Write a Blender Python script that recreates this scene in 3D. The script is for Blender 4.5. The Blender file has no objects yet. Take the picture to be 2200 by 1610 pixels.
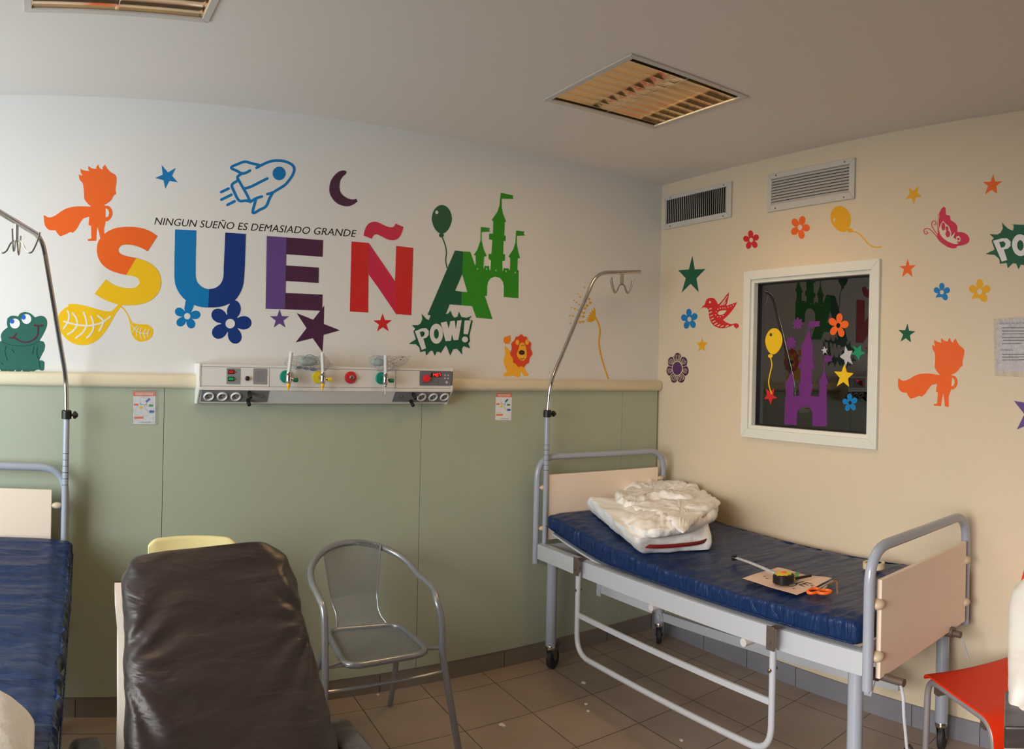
import bpy, math, random
from math import sin, cos, pi, radians, sqrt, atan2, hypot
from mathutils import Vector, Matrix, noise
from mathutils.geometry import tessellate_polygon
random.seed(7)
SC = bpy.context.scene
COL = SC.collection

# ------------------------------------------------------------------ camera
# a phone panorama: cylindrical projection, 1680.5 px per radian, room measured in metres
F, CY, ROLL, YAW, PH = 1680.5, 787.4, -.02308, .59456, -.10847
HF, DB, DR, CEIL = 1.55, 3.3489, 2.9416, 2.6622
cam_d = bpy.data.cameras.new('camera')
cam = bpy.data.objects.new('camera', cam_d)
COL.objects.link(cam)
SC.camera = cam
def cam_dir(X, Y, Z):
    c, s = cos(ROLL), sin(ROLL)
    X, Y = c*X + s*Y, -s*X + c*Y
    c, s = cos(YAW), sin(YAW)
    return Vector((c*X + s*Z, -s*X + c*Z, Y))
_r, _u, _f = cam_dir(1, 0, 0), cam_dir(0, 1, 0), cam_dir(0, 0, 1)
M = Matrix((( _r.x, _u.x, -_f.x, 0), (_r.y, _u.y, -_f.y, 0), (_r.z, _u.z, -_f.z, HF), (0, 0, 0, 1)))
cam.matrix_world = M
cam_d.type = 'PANO'
cam_d.panorama_type = 'CENTRAL_CYLINDRICAL'
cam_d.central_cylindrical_radius = 1.0
cam_d.central_cylindrical_range_u_min = -1100/F
cam_d.central_cylindrical_range_u_max = 1100/F
cam_d.central_cylindrical_range_v_min = -(1610-CY)/F
cam_d.central_cylindrical_range_v_max = CY/F
cam_d.clip_start = 0.02

# ------------------------------------------------------------------ light, world, exposure
SC.view_settings.view_transform = 'Standard'
SC.view_settings.look = 'None'
SC.view_settings.gamma = 1
SC.view_settings.use_curve_mapping = False
SC.view_settings.exposure = 0.0
world = bpy.data.worlds.new('world'); SC.world = world; world.use_nodes = True
world.node_tree.nodes['Background'].inputs[0].default_value = (.75, .85, 1, 1)
world.node_tree.nodes['Background'].inputs[1].default_value = .6
def area(name, loc, target, sx, sy, power, color):
    l = bpy.data.lights.new(name, 'AREA'); l.shape = 'RECTANGLE'; l.size = sx; l.size_y = sy
    l.energy = power; l.color = color
    o = bpy.data.objects.new(name, l); COL.objects.link(o); o.location = loc
    o.rotation_euler = (Vector(target)-Vector(loc)).to_track_quat('-Z', 'Y').to_euler()
    return o
WINS = ((-.75, .95), (1.35, 3.0))      # two daylight windows of the left wall: y extents
WZ0, WZ1 = .75, 2.3
LAMP_W = 4.5
_a = area('window_daylight', (-1.72, 2.05, 1.5), (-.1, 3.4, 1.45), 1.6, 1.5, 36, (.87, .975, 1)); _a.data.spread = radians(122)
_b = area('window_daylight_low', (-1.72, .4, 1.55), (1.5, .9, -.1), 1.6, 1.4, 52, (1, .96, .91)); _b.data.spread = radians(80)

# ------------------------------------------------------------------ maths helpers
C0 = Vector((0, 0, HF))
def ray(x, y):
    th = (x-1100)/F
    return cam_dir(sin(th), -(y-CY)/F, cos(th))
class Surf:
    """a flat surface in the room: origin o, right vector r, up vector u, normal n"""
    def __init__(s, o, r, u):
        s.o, s.r, s.u = Vector(o), Vector(r).normalized(), Vector(u).normalized()
        s.n = s.r.cross(s.u)
    def at(s, a, b, h=0): return s.o + s.r*a + s.u*b + s.n*h
    def px(s, x, y):
        d = ray(x, y); t = (s.o-C0).dot(s.n)/d.dot(s.n)
        p = C0 + d*t - s.o
        return (p.dot(s.r), p.dot(s.u))
NR = Vector((cos(PH), sin(PH), 0))
BACK = Surf((0, DB, 0), (1, 0, 0), (0, 0, 1))
RIGHT = Surf(NR*DR, (sin(PH), -cos(PH), 0), (0, 0, 1))
CEILS = Surf((0, 0, CEIL), (1, 0, 0), (0, -1, 0))   # normal points down
def T(x0, y0, s, pts): return [(x0+p[0]/s, y0+p[1]/s) for p in pts]
def lerp(a, b, t): return a+(b-a)*t
def srgb(c):
    out = []
    for v in c:
        v /= 255
        out.append(v/12.92 if v <= .04045 else ((v+.055)/1.055)**2.4)
    return (*out, 1)

# ------------------------------------------------------------------ materials
def mat(name, c, rough=.5, metal=0, spec=.5, coat=0, var=0, vscale=8, bump=0, bscale=60, emit=0, alpha=1, trans=0, ior=1.45):
    m = bpy.data.materials.new(name); m.use_nodes = True
    nt = m.node_tree; b = nt.nodes['Principled BSDF']
    col = srgb(c)
    b.inputs['Base Color'].default_value = col
    b.inputs['Roughness'].default_value = rough
    b.inputs['Metallic'].default_value = metal
    b.inputs['Specular IOR Level'].default_value = spec
    b.inputs['Coat Weight'].default_value = coat
    b.inputs['Alpha'].default_value = alpha
    b.inputs['Transmission Weight'].default_value = trans
    b.inputs['IOR'].default_value = ior
    if emit:
        b.inputs['Emission Color'].default_value = col
        b.inputs['Emission Strength'].default_value = emit
    if var or bump:
        tc = nt.nodes.new('ShaderNodeTexCoord')
        if var:
            n = nt.nodes.new('ShaderNodeTexNoise'); n.inputs['Scale'].default_value = vscale; n.inputs['Detail'].default_value = 5
            nt.links.new(tc.outputs['Object'], n.inputs['Vector'])
            mx = nt.nodes.new('ShaderNodeMixRGB'); mx.blend_type = 'MIX'
            mx.inputs[1].default_value = tuple(v*(1-var) for v in col[:3])+(1,)
            mx.inputs[2].default_value = tuple(min(1, v*(1+var)) for v in col[:3])+(1,)
            nt.links.new(n.outputs['Fac'], mx.inputs[0]); nt.links.new(mx.outputs[0], b.inputs['Base Color'])
        if bump:
            n2 = nt.nodes.new('ShaderNodeTexNoise'); n2.inputs['Scale'].default_value = bscale; n2.inputs['Detail'].default_value = 4
            nt.links.new(tc.outputs['Object'], n2.inputs['Vector'])
            bp = nt.nodes.new('ShaderNodeBump'); bp.inputs['Strength'].default_value = bump; bp.inputs['Distance'].default_value = .01
            nt.links.new(n2.outputs['Fac'], bp.inputs['Height']); nt.links.new(bp.outputs[0], b.inputs['Normal'])
    return m
def tile_mat(name, c1, c2, grout, bw, bh, skew, ox, oy, rough, mortar=.004, axes='XY'):
    m = bpy.data.materials.new(name); m.use_nodes = True
    nt = m.node_tree; b = nt.nodes['Principled BSDF']; N = nt.nodes.new; L = nt.links.new
    tc = N('ShaderNodeTexCoord'); sx = N('ShaderNodeSeparateXYZ'); L(tc.outputs['Object'], sx.inputs[0])
    ma = N('ShaderNodeMath'); ma.operation = 'MULTIPLY_ADD'
    L(sx.outputs['Y'], ma.inputs[0]); ma.inputs[1].default_value = -skew; L(sx.outputs['X'], ma.inputs[2])
    ad = N('ShaderNodeMath'); ad.operation = 'ADD'; L(ma.outputs[0], ad.inputs[0]); ad.inputs[1].default_value = ox
    ay = N('ShaderNodeMath'); ay.operation = 'ADD'; L(sx.outputs['Y' if axes == 'XY' else 'Z'], ay.inputs[0]); ay.inputs[1].default_value = oy
    cx = N('ShaderNodeCombineXYZ'); L(ad.outputs[0], cx.inputs[0]); L(ay.outputs[0], cx.inputs[1])
    br = N('ShaderNodeTexBrick'); br.offset = 0; br.squash = 1
    br.inputs['Scale'].default_value = 1; br.inputs['Brick Width'].default_value = bw; br.inputs['Row Height'].default_value = bh
    br.inputs['Mortar Size'].default_value = mortar/2; br.inputs['Mortar Smooth'].default_value = .1
    br.inputs['Color1'].default_value = srgb(c1); br.inputs['Color2'].default_value = srgb(c2); br.inputs['Mortar'].default_value = srgb(grout)
    L(cx.outputs[0], br.inputs['Vector'])
    n = N('ShaderNodeTexNoise'); n.inputs['Scale'].default_value = 3; n.inputs['Detail'].default_value = 6
    L(tc.outputs['Object'], n.inputs['Vector'])
    mx = N('ShaderNodeMixRGB'); mx.blend_type = 'OVERLAY'; mx.inputs[0].default_value = .25
    L(br.outputs['Color'], mx.inputs[1]); L(n.outputs['Fac'], mx.inputs[2]); L(mx.outputs[0], b.inputs['Base Color'])
    bp = N('ShaderNodeBump'); bp.inputs['Strength'].default_value = .4; bp.inputs['Distance'].default_value = .004; bp.invert = True
    L(br.outputs['Fac'], bp.inputs['Height']); L(bp.outputs[0], b.inputs['Normal'])
    b.inputs['Roughness'].default_value = rough
    return m
WALLW = mat('wall_paint', (223, 221, 219), .6, var=.012, vscale=1.5, bump=.06, bscale=180)
WALLG = mat('bounce_cut_wall_paint', (128, 122, 114), .7)  # unseen left and rear walls, made darker to cut bounced light
WALLC = mat('cream_wall_paint', (215, 198, 172), .6, var=.015, vscale=1.5, bump=.06, bscale=180)
CEILM = mat('ceiling_paint', (224, 219, 214), .7, var=.012, vscale=1.2, bump=.04, bscale=150)
GREEN = mat('sage_panel', (170, 176, 156), .5, var=.03, vscale=2, bump=.05, bscale=200)
RAILM = mat('cream_rail', (226, 214, 186), .45, var=.03, vscale=5)
FLOORM = tile_mat('floor_tiles', (164, 144, 128), (156, 138, 124), (66, 55, 48), .35, .36, .1, -1.768+.334+.35*20, -3.19+.36*20, .4)
BASEB = tile_mat('baseboard_tiles', (132, 120, 110), (126, 115, 106), (50, 43, 38), .35, .3, 0, .35*10-1.55, .15, .4, axes='XZ')
BASER = tile_mat('baseboard_tiles_grey', (134, 134, 142), (126, 126, 134), (50, 46, 44), .34, .3, 0, .34*10-.12, .15, .4, axes='XZ')
CAPM = mat('baseboard_cap', (140, 128, 115), .5)
WHITEV = mat('white_vinyl', (223, 221, 219), .55)
def flat(name, c, rough=.45): return mat(name, c, rough)
ORANGE = flat('orange_vinyl', (236, 100, 34)); YELLOW = flat('yellow_vinyl', (236, 190, 24)); BLUE = flat('blue_vinyl', (0, 118, 184))
NAVY = flat('navy_vinyl', (12, 52, 124)); PURPLE = flat('purple_vinyl', (98, 70, 134)); PLUM = flat('plum_vinyl', (74, 34, 66))
RED = flat('red_vinyl', (205, 34, 38)); CRIM = flat('crimson_vinyl', (202, 34, 76)); DGREEN = flat('dark_green_vinyl', (6, 86, 58))
LGREEN = flat('green_vinyl', (40, 142, 22)); BLACK = flat('black_vinyl', (22, 20, 20)); FROGM = flat('frog_green', (32, 96, 84), .6)
MAROON = flat('maroon', (92, 30, 48)); EYEB = flat('eye_blue', (40, 96, 205)); DKLINE = flat('dark_green_line', (14, 60, 54))
LIONY = flat('lion_yellow', (250, 180, 48)); LIONR = flat('lion_red', (226, 72, 34)); LIONO = flat('lion_orange', (248, 140, 40)); NOSE = flat('nose_brown', (70, 30, 28))
GPURPLE = flat('magenta_purple_vinyl', (104, 38, 116)); SILV = flat('grey_vinyl', (190, 186, 192)); GSTAR = flat('sea_green_vinyl', (20, 140, 96))
GOLD = flat('mustard_vinyl', (228, 165, 16))
PLASTIC = mat('white_plastic', (222, 218, 214), .35); PLASTICG = mat('grey_plastic', (140, 139, 141), .4)
SEAM = mat('seam_dark', (70, 66, 62), .6); BLK = mat('black_plastic', (26, 24, 25), .4); CHROME = mat('chrome', (205, 200, 195), .12, 1)
STEEL = mat('steel', (175, 172, 168), .28, 1); BEDG = mat('grey_enamel', (158, 163, 176), .3, coat=.4); BEDG2 = mat('pale_grey_enamel', (186, 189, 196), .35, coat=.3)
LAMIN = mat('cream_laminate', (238, 218, 198), .35, var=.02, vscale=3); LAMEDGE = mat('board_edge', (216, 196, 160), .5)
CREAMK = mat('cream_plastic', (206, 184, 158), .4); RUBBER = mat('rubber', (44, 43, 44), .6); RUST = mat('worn_metal', (120, 105, 96), .5, .6)
VENTM = mat('vent_white', (198, 192, 184), .4); DARK = mat('duct_dark', (24, 22, 20), .9)
FRAMEM = mat('window_frame_white', (222, 220, 210), .35)

# ------------------------------------------------------------------ mesh builder
def catmull(pts, n=8, closed=False):
    P = [Vector(p) for p in pts]; out = []; N = len(P)
    rng = range(N) if closed else range(N-1)
    for i in rng:
        p0 = P[i-1] if (closed or i > 0) else P[i]*2-P[i+1]
        p1, p2 = P[i], P[(i+1) % N]
        p3 = P[(i+2) % N] if (closed or i+2 < N) else p2*2-p1
        for k in range(n):
            t = k/n
            out.append(.5*((2*p1)+(p2-p0)*t+(2*p0-5*p1+4*p2-p3)*t*t+(3*p1-p0-3*p2+p3)*t**3))
    if not closed: out.append(P[-1])
    return out
def fillet(pts, r, n=7):
    P = [Vector(p) for p in pts]; out = [P[0]]
    for i in range(1, len(P)-1):
        a, b = P[i-1]-P[i], P[i+1]-P[i]
        ra = min(r, a.length*.48, b.length*.48)
        s, e = P[i]+a.normalized()*ra, P[i]+b.normalized()*ra
        for k in range(n+1):
            t = k/n
            out.append(s*(1-t)**2+P[i]*2*t*(1-t)+e*t*t)
    out.append(P[-1]); return out
class MB:
    def __init__(s): s.v, s.f = [], []
    def add(s, vs, fs):
        o = len(s.v); s.v += [Vector(v) for v in vs]; s.f += [tuple(i+o for i in f) for f in fs]; return s
    def box(s, lo, hi, fr=None):
        x0, y0, z0 = lo; x1, y1, z1 = hi
        vs = [(x0,y0,z0),(x1,y0,z0),(x1,y1,z0),(x0,y1,z0),(x0,y0,z1),(x1,y0,z1),(x1,y1,z1),(x0,y1,z1)]
        if fr: vs = [fr(*v) for v in vs]
        return s.add(vs, [(3,2,1,0),(4,5,6,7),(0,1,5,4),(1,2,6,5),(2,3,7,6),(3,0,4,7)])
    def quadbox(s, q, h0, h1, fr):
        """prism over a 4+ point outline (a,b) between heights, through frame fr(a,b,h)"""
        n = len(q)
        vs = [fr(a, b, h0) for a, b in q]+[fr(a, b, h1) for a, b in q]
        return s.add(vs, [tuple(range(n-1, -1, -1)), tuple(range(n, 2*n))]+[(i, (i+1) % n, n+(i+1) % n, n+i) for i in range(n)])
    def tube(s, pts, r, seg=12, caps=True, flat=None):
        P = [Vector(p) for p in pts]; n = len(P)
        R = r if isinstance(r, (list, tuple)) else [r]*n
        t = (P[1]-P[0]).normalized()
        a = Vector((0, 0, 1)) if abs(t.z) < .9 else Vector((1, 0, 0))
        nx = t.cross(a).normalized(); rings = []
        for i in range(n):
            tt = (P[min(i+1, n-1)]-P[max(i-1, 0)]).normalized()
            nx = (nx-tt*nx.dot(tt)).normalized(); ny = tt.cross(nx)
            rings.append([P[i]+(nx*cos(2*pi*k/seg)+ny*sin(2*pi*k/seg))*R[i] for k in range(seg)])
        return s.loft(rings, caps)
    def loft(s, rings, caps=True, closed=False):
        m = len(rings[0]); n = len(rings); fs = []
        for i in range(n if closed else n-1):
            j = (i+1) % n
            for k in range(m): fs.append((i*m+k, i*m+(k+1) % m, j*m+(k+1) % m, j*m+k))
        if caps and not closed:
            fs.append(tuple(range(m-1, -1, -1))); fs.append(tuple((n-1)*m+k for k in range(m)))
        return s.add([p for r in rings for p in r], fs)
    def cyl(s, p0, p1, r0, r1=None, seg=20): return s.tube([p0, p1], [r0, r0 if r1 is None else r1], seg)
    def lathe(s, p, axis, prof, seg=24):
        """prof: list of (radius, height along axis)"""
        ax = Vector(axis).normalized(); a = Vector((0, 0, 1)) if abs(ax.z) < .9 else Vector((1, 0, 0))
        nx = ax.cross(a).normalized(); ny = ax.cross(nx); p = Vector(p)
        return s.loft([[p+ax*h+(nx*cos(2*pi*k/seg)+ny*sin(2*pi*k/seg))*max(r, 1e-5) for k in range(seg)] for r, h in prof])
    def sphere(s, c, r, seg=16, sc=(1, 1, 1)):
        c = Vector(c); rings = []
        for i in range(seg//2+1):
            ph = -pi/2+pi*i/(seg//2)
            rr = max(cos(ph), 1e-3)
            rings.append([c+Vector((r*sc[0]*rr*cos(2*pi*k/seg), r*sc[1]*rr*sin(2*pi*k/seg), r*sc[2]*sin(ph))) for k in range(seg)])
        return s.loft(rings)
    def warp(s, fn): s.v = [Vector(fn(v)) for v in s.v]; return s
    def build(s, name, m, parent=None, local=False, smooth=True, angle=35, bevel=0, bseg=2):
        vs = s.v
        if parent is not None and not local:
            off = Vector((0, 0, 0)); q_ = parent
            while q_ is not None: off += Vector(q_.location); q_ = q_.parent
            vs = [v-off for v in vs]; loc = None
        elif parent is None:
            lo = Vector((min(v.x for v in vs), min(v.y for v in vs), min(v.z for v in vs)))
            hi = Vector((max(v.x for v in vs), max(v.y for v in vs), max(v.z for v in vs)))
            loc = (lo+hi)/2; loc.z = lo.z
            if local: loc = Vector((0, 0, 0))
            vs = [v-loc for v in vs]
        me = bpy.data.meshes.new(name); me.from_pydata([tuple(v) for v in vs], [], s.f); me.update()
        import bmesh
        bm = bmesh.new(); bm.from_mesh(me); bmesh.ops.recalc_face_normals(bm, faces=bm.faces); bm.to_mesh(me); bm.free()
        me.materials.append(m)
        o = bpy.data.objects.new(name, me); COL.objects.link(o)
        if smooth:
            for p in me.polygons: p.use_smooth = True
            me.set_sharp_from_angle(angle=radians(angle))
        if bevel:
            b = o.modifiers.new('bevel', 'BEVEL'); b.width = bevel; b.segments = bseg; b.limit_method = 'ANGLE'; b.angle_limit = radians(40)
        if parent is not None: o.parent = parent
        else: o.location = loc
        return o
def tag(o, label, cat, group=None):
    o['label'] = label; o['category'] = cat
    if group: o['group'] = group
    return o
def thing(name, label, cat, loc=(0, 0, 0), rz=0, group=None):
    o = bpy.data.objects.new(name, None); COL.objects.link(o); o.location = loc; o.rotation_euler = (0, 0, rz)
    o.empty_display_size = .1
    return tag(o, label, cat, group)
def struct(o): o['kind'] = 'structure'; return o

# ------------------------------------------------------------------ vinyl decals on surfaces
def smooth_loop(P, thr=48, n=4):
    N = len(P); V = [Vector((p[0], p[1])) for p in P]; out = []
    corner = []
    for i in range(N):
        a, b = V[i]-V[i-1], V[(i+1) % N]-V[i]
        corner.append(a.length < 1e-6 or b.length < 1e-6 or abs(a.angle(b)) > radians(thr))
    for i in range(N):
        p1, p2 = V[i], V[(i+1) % N]; d = p2-p1; L = d.length
        def tan(j, c):
            if c: return d
            t = V[(j+1) % N]-V[j-1]
            return t.normalized()*L if t.length else d
        m1, m2 = tan(i, corner[i]), tan((i+1) % N, corner[(i+1) % N])
        k = 1 if (corner[i] and corner[(i+1) % N]) else n
        for q in range(k):
            t = q/k
            h = p1*(2*t**3-3*t*t+1)+m1*(t**3-2*t*t+t)+p2*(-2*t**3+3*t*t)+m2*(t**3-t*t)
            out.append((h.x, h.y))
    return out
def plate(mb, surf, loops, h0, h1):
    """loops in surface coordinates; the first is the outline, the rest holes"""
    L3 = [[Vector((a, b, 0)) for a, b in lp] for lp in loops]
    flatv = [v for lp in L3 for v in lp]
    tris = tessellate_polygon(L3)
    vs = [surf.at(v.x, v.y, h1) for v in flatv]; fs = [tuple(t) for t in tris]
    n = len(vs); vs += [surf.at(v.x, v.y, h0) for v in flatv]
    o = 0
    for lp in L3:
        m = len(lp)
        fs += [(o+i, o+(i+1) % m, n+o+(i+1) % m, n+o+i) for i in range(m)]; o += m
    fixed = []
    for f in fs[:len(tris)]:
        a, b, c = (vs[i] for i in f)
        fixed.append(f if (b-a).cross(c-a).dot(surf.n) > 0 else f[::-1])
    mb.add(vs, fixed+fs[len(tris):])
def ell(cx, cy, rx, ry, n=28, rot=0):
    return [(cx+rx*cos(2*pi*k/n)*cos(rot)-ry*sin(2*pi*k/n)*sin(rot), cy+rx*cos(2*pi*k/n)*sin(rot)+ry*sin(2*pi*k/n)*cos(rot)) for k in range(n)]
def ribbon(path, w, smoothit=True):
    P = [Vector((p[0], p[1], 0)) for p in path]
    if smoothit and len(P) > 2: P = catmull(P, 6)
    W = w if isinstance(w, (list, tuple)) else (w, w)
    n = len(P); Lf, Rt = [], []
    for i in range(n):
        t = (P[min(i+1, n-1)]-P[max(i-1, 0)]).normalized(); q = Vector((-t.y, t.x, 0)); ww = lerp(W[0], W[1], i/(n-1))/2
        Lf.append(P[i]+q*ww); Rt.append(P[i]-q*ww)
        if i == 0: t0, q0 = t, q
    t1, q1 = t, q
    cap1 = [P[-1]+(q1*cos(a)+t1*sin(a))*W[1]/2 for a in (pi/4, pi/2, 3*pi/4)]
    cap0 = [P[0]+(-q0*cos(a)-t0*sin(a))*W[0]/2 for a in (pi/4, pi/2, 3*pi/4)]
    return [(v.x, v.y) for v in Lf+cap1+Rt[::-1]+cap0]
NOBUMP = None
class Pic:
    """a decal traced in photograph pixels, laid flat on a surface"""
    def __init__(s, surf, x0=0, y0=0, sc=1, lift=0.0): s.surf, s.x0, s.y0, s.sc, s.lift = surf, x0, y0, sc, lift; s.mb = MB(); s.k = 0
    def conv(s, pts): return [s.surf.px(s.x0+p[0]/s.sc, s.y0+p[1]/s.sc) for p in pts]
    def poly(s, outline, holes=(), sm=True, layer=0):
        lps = [smooth_loop(outline) if sm else outline]+[h for h in holes]
        s.k += 1
        plate(s.mb, s.surf, [s.conv(l) for l in lps], s.lift, s.lift+.0008+.0008*layer+.00004*s.k); return s
    def line(s, path, w, layer=0): return s.poly(ribbon(path, w), sm=False, layer=layer)
    def done(s, name, m, label=None, cat=None, parent=None, group=None):
        o = s.mb.build(name, m, parent=parent, smooth=False)
        if label and parent is None: tag(o, label, cat, group)
        elif label: o['label'] = label
        s.mb = MB(); return o
def star_pts(cx, cy, r, rot=90, inner=.42, sx=1):
    return [(cx+sx*(r if k % 2 == 0 else r*inner)*cos(radians(rot+36*k)), cy-(r if k % 2 == 0 else r*inner)*sin(radians(rot+36*k))) for k in range(10)]
def flower_pts(cx, cy, r, rot=90, sx=1, n=5, inn=.2, p=.55):
    out = []
    for k in range(100):
        th = 2*pi*k/100; c = abs(cos((th-radians(rot))*n/2))
        rr = r*(inn+(1-inn)*c**p)
        out.append((cx+sx*rr*cos(th), cy-rr*sin(th)))
    return out
def pxflower(surf, cx, cy, r, rot, m, name, label, sx=1, hole=.24, lift=0):
    p = Pic(surf, lift=lift); p.poly(flower_pts(cx, cy, r, rot, sx), [ell(cx, cy, r*hole*sx, r*hole)], sm=False)
    return p.done(name, m, label, 'flower decal')
def text_verts(body, shear=0):
    cu = bpy.data.curves.new('t', 'FONT'); cu.body = body; cu.shear = shear; cu.size = 1; cu.resolution_u = 3
    o = bpy.data.objects.new('t', cu); COL.objects.link(o)
    bpy.context.view_layer.update()
    me = bpy.data.meshes.new_from_object(o.evaluated_get(bpy.context.evaluated_depsgraph_get()))
    vs = [(v.co.x, v.co.y) for v in me.vertices]; fs = [tuple(p.vertices) for p in me.polygons]
    bpy.data.objects.remove(o); bpy.data.curves.remove(cu); bpy.data.meshes.remove(me)
    return vs, fs
def text_on(mb, fr, body, A, B, up, shear=0):
    """text from A to B (any 2-d frame), cap height vector up; fr maps a 2-d point to world"""
    vs, fs = text_verts(body, shear)
    x0, x1 = min(v[0] for v in vs), max(v[0] for v in vs); cap = .70
    mb.add([fr(A[0]+(B[0]-A[0])*(x-x0)/(x1-x0)+up[0]*y/cap, A[1]+(B[1]-A[1])*(x-x0)/(x1-x0)+up[1]*y/cap) for x, y in vs], fs)
def surf_px_fr(surf, h): return lambda x, y: surf.at(*surf.px(x, y), h)

# ================================================================== ROOM
XC = (DR-sin(PH)*DB)/cos(PH)                       # the corner of the back and right walls
A0 = (Vector((XC, DB, 0))-RIGHT.o).dot(RIGHT.r)    # the same corner in right-wall coordinates
XL, YR = -1.78, -1.7
AEND = A0+5.3
PEND = RIGHT.at(AEND, 0)
b = MB().quadbox([(XL-.2, YR-.2), (PEND.x+.3, YR-.2), (XC+.5, DB+.2), (XL-.2, DB+.2)], -.1, 0, lambda x, y, h: Vector((x, y, h)))
struct(b.build('floor', FLOORM, smooth=False, local=True))
LAMPS = [(2.175, 2.305, radians(-5)), (.205, 2.232, 0)]; LS = .60
b = MB()
hol = [[(cx+x*cos(rz)-y*sin(rz), -(cy+x*sin(rz)+y*cos(rz))) for x, y in ((-.277,-.277),(.277,-.277),(.277,.277),(-.277,.277))] for cx, cy, rz in LAMPS]
plate(b, CEILS, [[(XL-.2, -(YR-.2)), (PEND.x+.3, -(YR-.2)), (XC+.5, -(DB+.2)), (XL-.2, -(DB+.2))]]+hol, -.1, 0)
struct(b.build('ceiling', CEILM, smooth=False))
struct(MB().box((XL-.15, DB, 0), (XC+.02, DB+.15, CEIL)).build('wall_back', WALLW, smooth=False))
# right wall with its window opening
wq = [RIGHT.px(*p) for p in ((1613, 597), (1879, 575), (1874, 949), (1606, 925))]
WA0, WA1 = (wq[0][0]+wq[3][0])/2, (wq[1][0]+wq[2][0])/2
WB0, WB1 = (wq[2][1]+wq[3][1])/2, (wq[0][1]+wq[1][1])/2
fr = lambda a, b_, h: RIGHT.at(a, b_, h)
b = MB()
for a0, a1, b0, b1 in ((A0, WA0, 0, CEIL), (WA1, AEND, 0, CEIL), (WA0, WA1, 0, WB0), (WA0, WA1, WB1, CEIL)):
    b.quadbox([(a0, b0), (a1, b0), (a1, b1), (a0, b1)], -.12, 0, fr)
struct(b.build('wall_right', WALLC, smooth=False))
b = MB()   # left wall with a daylight window opening
ys = [YR, WINS[0][0], WINS[0][1], WINS[1][0], WINS[1][1], DB]
for k in range(5):
    if k % 2 == 0: b.box((XL-.12, ys[k], 0), (XL, ys[k+1], CEIL))
    else:
        b.box((XL-.12, ys[k], 0), (XL, ys[k+1], WZ0)); b.box((XL-.12, ys[k], WZ1), (XL, ys[k+1], CEIL))
struct(b.build('wall_left', WALLG, smooth=False))
struct(MB().box((XL-.12, YR-.15, 0), (PEND.x+.3, YR, CEIL)).build('wall_rear', WALLG, smooth=False))
for k, (y0, y1) in enumerate(WINS):
    b = MB()
    for ya, yb_, za, zb_ in ((y0, y1, WZ0, WZ0+.05), (y0, y1, WZ1-.05, WZ1), (y0, y0+.05, WZ0, WZ1), (y1-.05, y1, WZ0, WZ1), ((y0+y1)/2-.03, (y0+y1)/2+.03, WZ0, WZ1)): b.box((XL-.1, ya, za), (XL-.05, yb_, zb_))
    struct(b.build('window_%d' % (k+2), FRAMEM, smooth=False))
# baseboards
b = MB().box((XL, DB-.012, 0), (XC-.012, DB, .08)); o = struct(b.build('baseboard_back', BASEB, smooth=False, local=True))
MB().box((XL, DB-.014, .08), (XC-.014, DB, .09)).build('cap', CAPM, o, smooth=False)
b = MB().quadbox([(A0+.012, 0), (AEND, 0), (AEND, .092), (A0+.012, .092)], 0, .012, fr)
# built in the wall's own frame so that its tiles run along it
ob = MB().box((0, -.012, 0), (5.28, 0, .092)).build('baseboard_right', BASER, smooth=False, local=True)
ob.location = RIGHT.at(A0+.012, 0, .0); ob.rotation_euler = (0, 0, atan2(RIGHT.r.y, RIGHT.r.x)); struct(ob)
ob.location = RIGHT.at(A0+.012, 0, .0)
# sage dado panels and the bumper rail
ZR0, ZR1 = 1.423, 1.483
b = MB()
seams = [BACK.px(349, 1000)[0], BACK.px(900, 1000)[0], BACK.px(1332, 900)[0]]
xs = [XL]+seams+[XC-.018]
for i in range(4):
    b.box((xs[i]+.0012, DB-.018, .09), (xs[i+1]-.0012, DB, ZR0+.01))
struct(b.build('trim_2', GREEN, smooth=False, bevel=.001))
CX0, CX1 = .641, 1.856      # bed-head console extent
def rail_piece(x0, x1, end=False):
    b = MB(); prof = [(0, ZR0), (.03, ZR0), (.042, ZR0+.008), (.046, ZR0+.02), (.046, ZR1-.02), (.042, ZR1-.008), (.03, ZR1), (0, ZR1)]
    xx = [(x0, 1), (x1-.012, 1), (x1-.004, .93), (x1, .7)] if end else [(x0, 1), (x1, 1)]
    zc = (ZR0+ZR1)/2
    b.loft([[Vector((x, DB-d*k, zc+(z-zc)*(k if k < 1 else 1))) for d, z in prof] for x, k in xx])
    return b
b = rail_piece(XL, CX0); b2 = rail_piece(CX1, XC-.004, True)
b.add(b2.v, b2.f)
struct(b.build('trim_1', RAILM, angle=50))

# ---- window in the right wall
wroot = bpy.data.objects.new('window_1', None); COL.objects.link(wroot); wroot.location = RIGHT.at((WA0+WA1)/2, WB0, 0); struct(wroot)
def ring(b, o, i, h0, h1, f=fr):
    (oa0, oa1, ob0, ob1), (ia0, ia1, ib0, ib1) = o, i
    OQ = [(oa0, ob0), (oa1, ob0), (oa1, ob1), (oa0, ob1)]; IQ = [(ia0, ib0), (ia1, ib0), (ia1, ib1), (ia0, ib1)]
    for k in range(4):
        j = (k+1) % 4; b.quadbox([OQ[k], OQ[j], IQ[j], IQ[k]], h0, h1, f)
    return b
e = .036
ring(MB(), (WA0-e, WA1+e, WB0-e, WB1+e), (WA0+.012, WA1-.012, WB0+.012, WB1-.012), .0, .018).build('casing', FRAMEM, wroot, smooth=False, bevel=.003)
ring(MB(), (WA0, WA1, WB0, WB1), (WA0+.03, WA1-.03, WB0+.03, WB1-.03), -.06, .004).build('sash', FRAMEM, wroot, smooth=False, bevel=.002)
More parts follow.
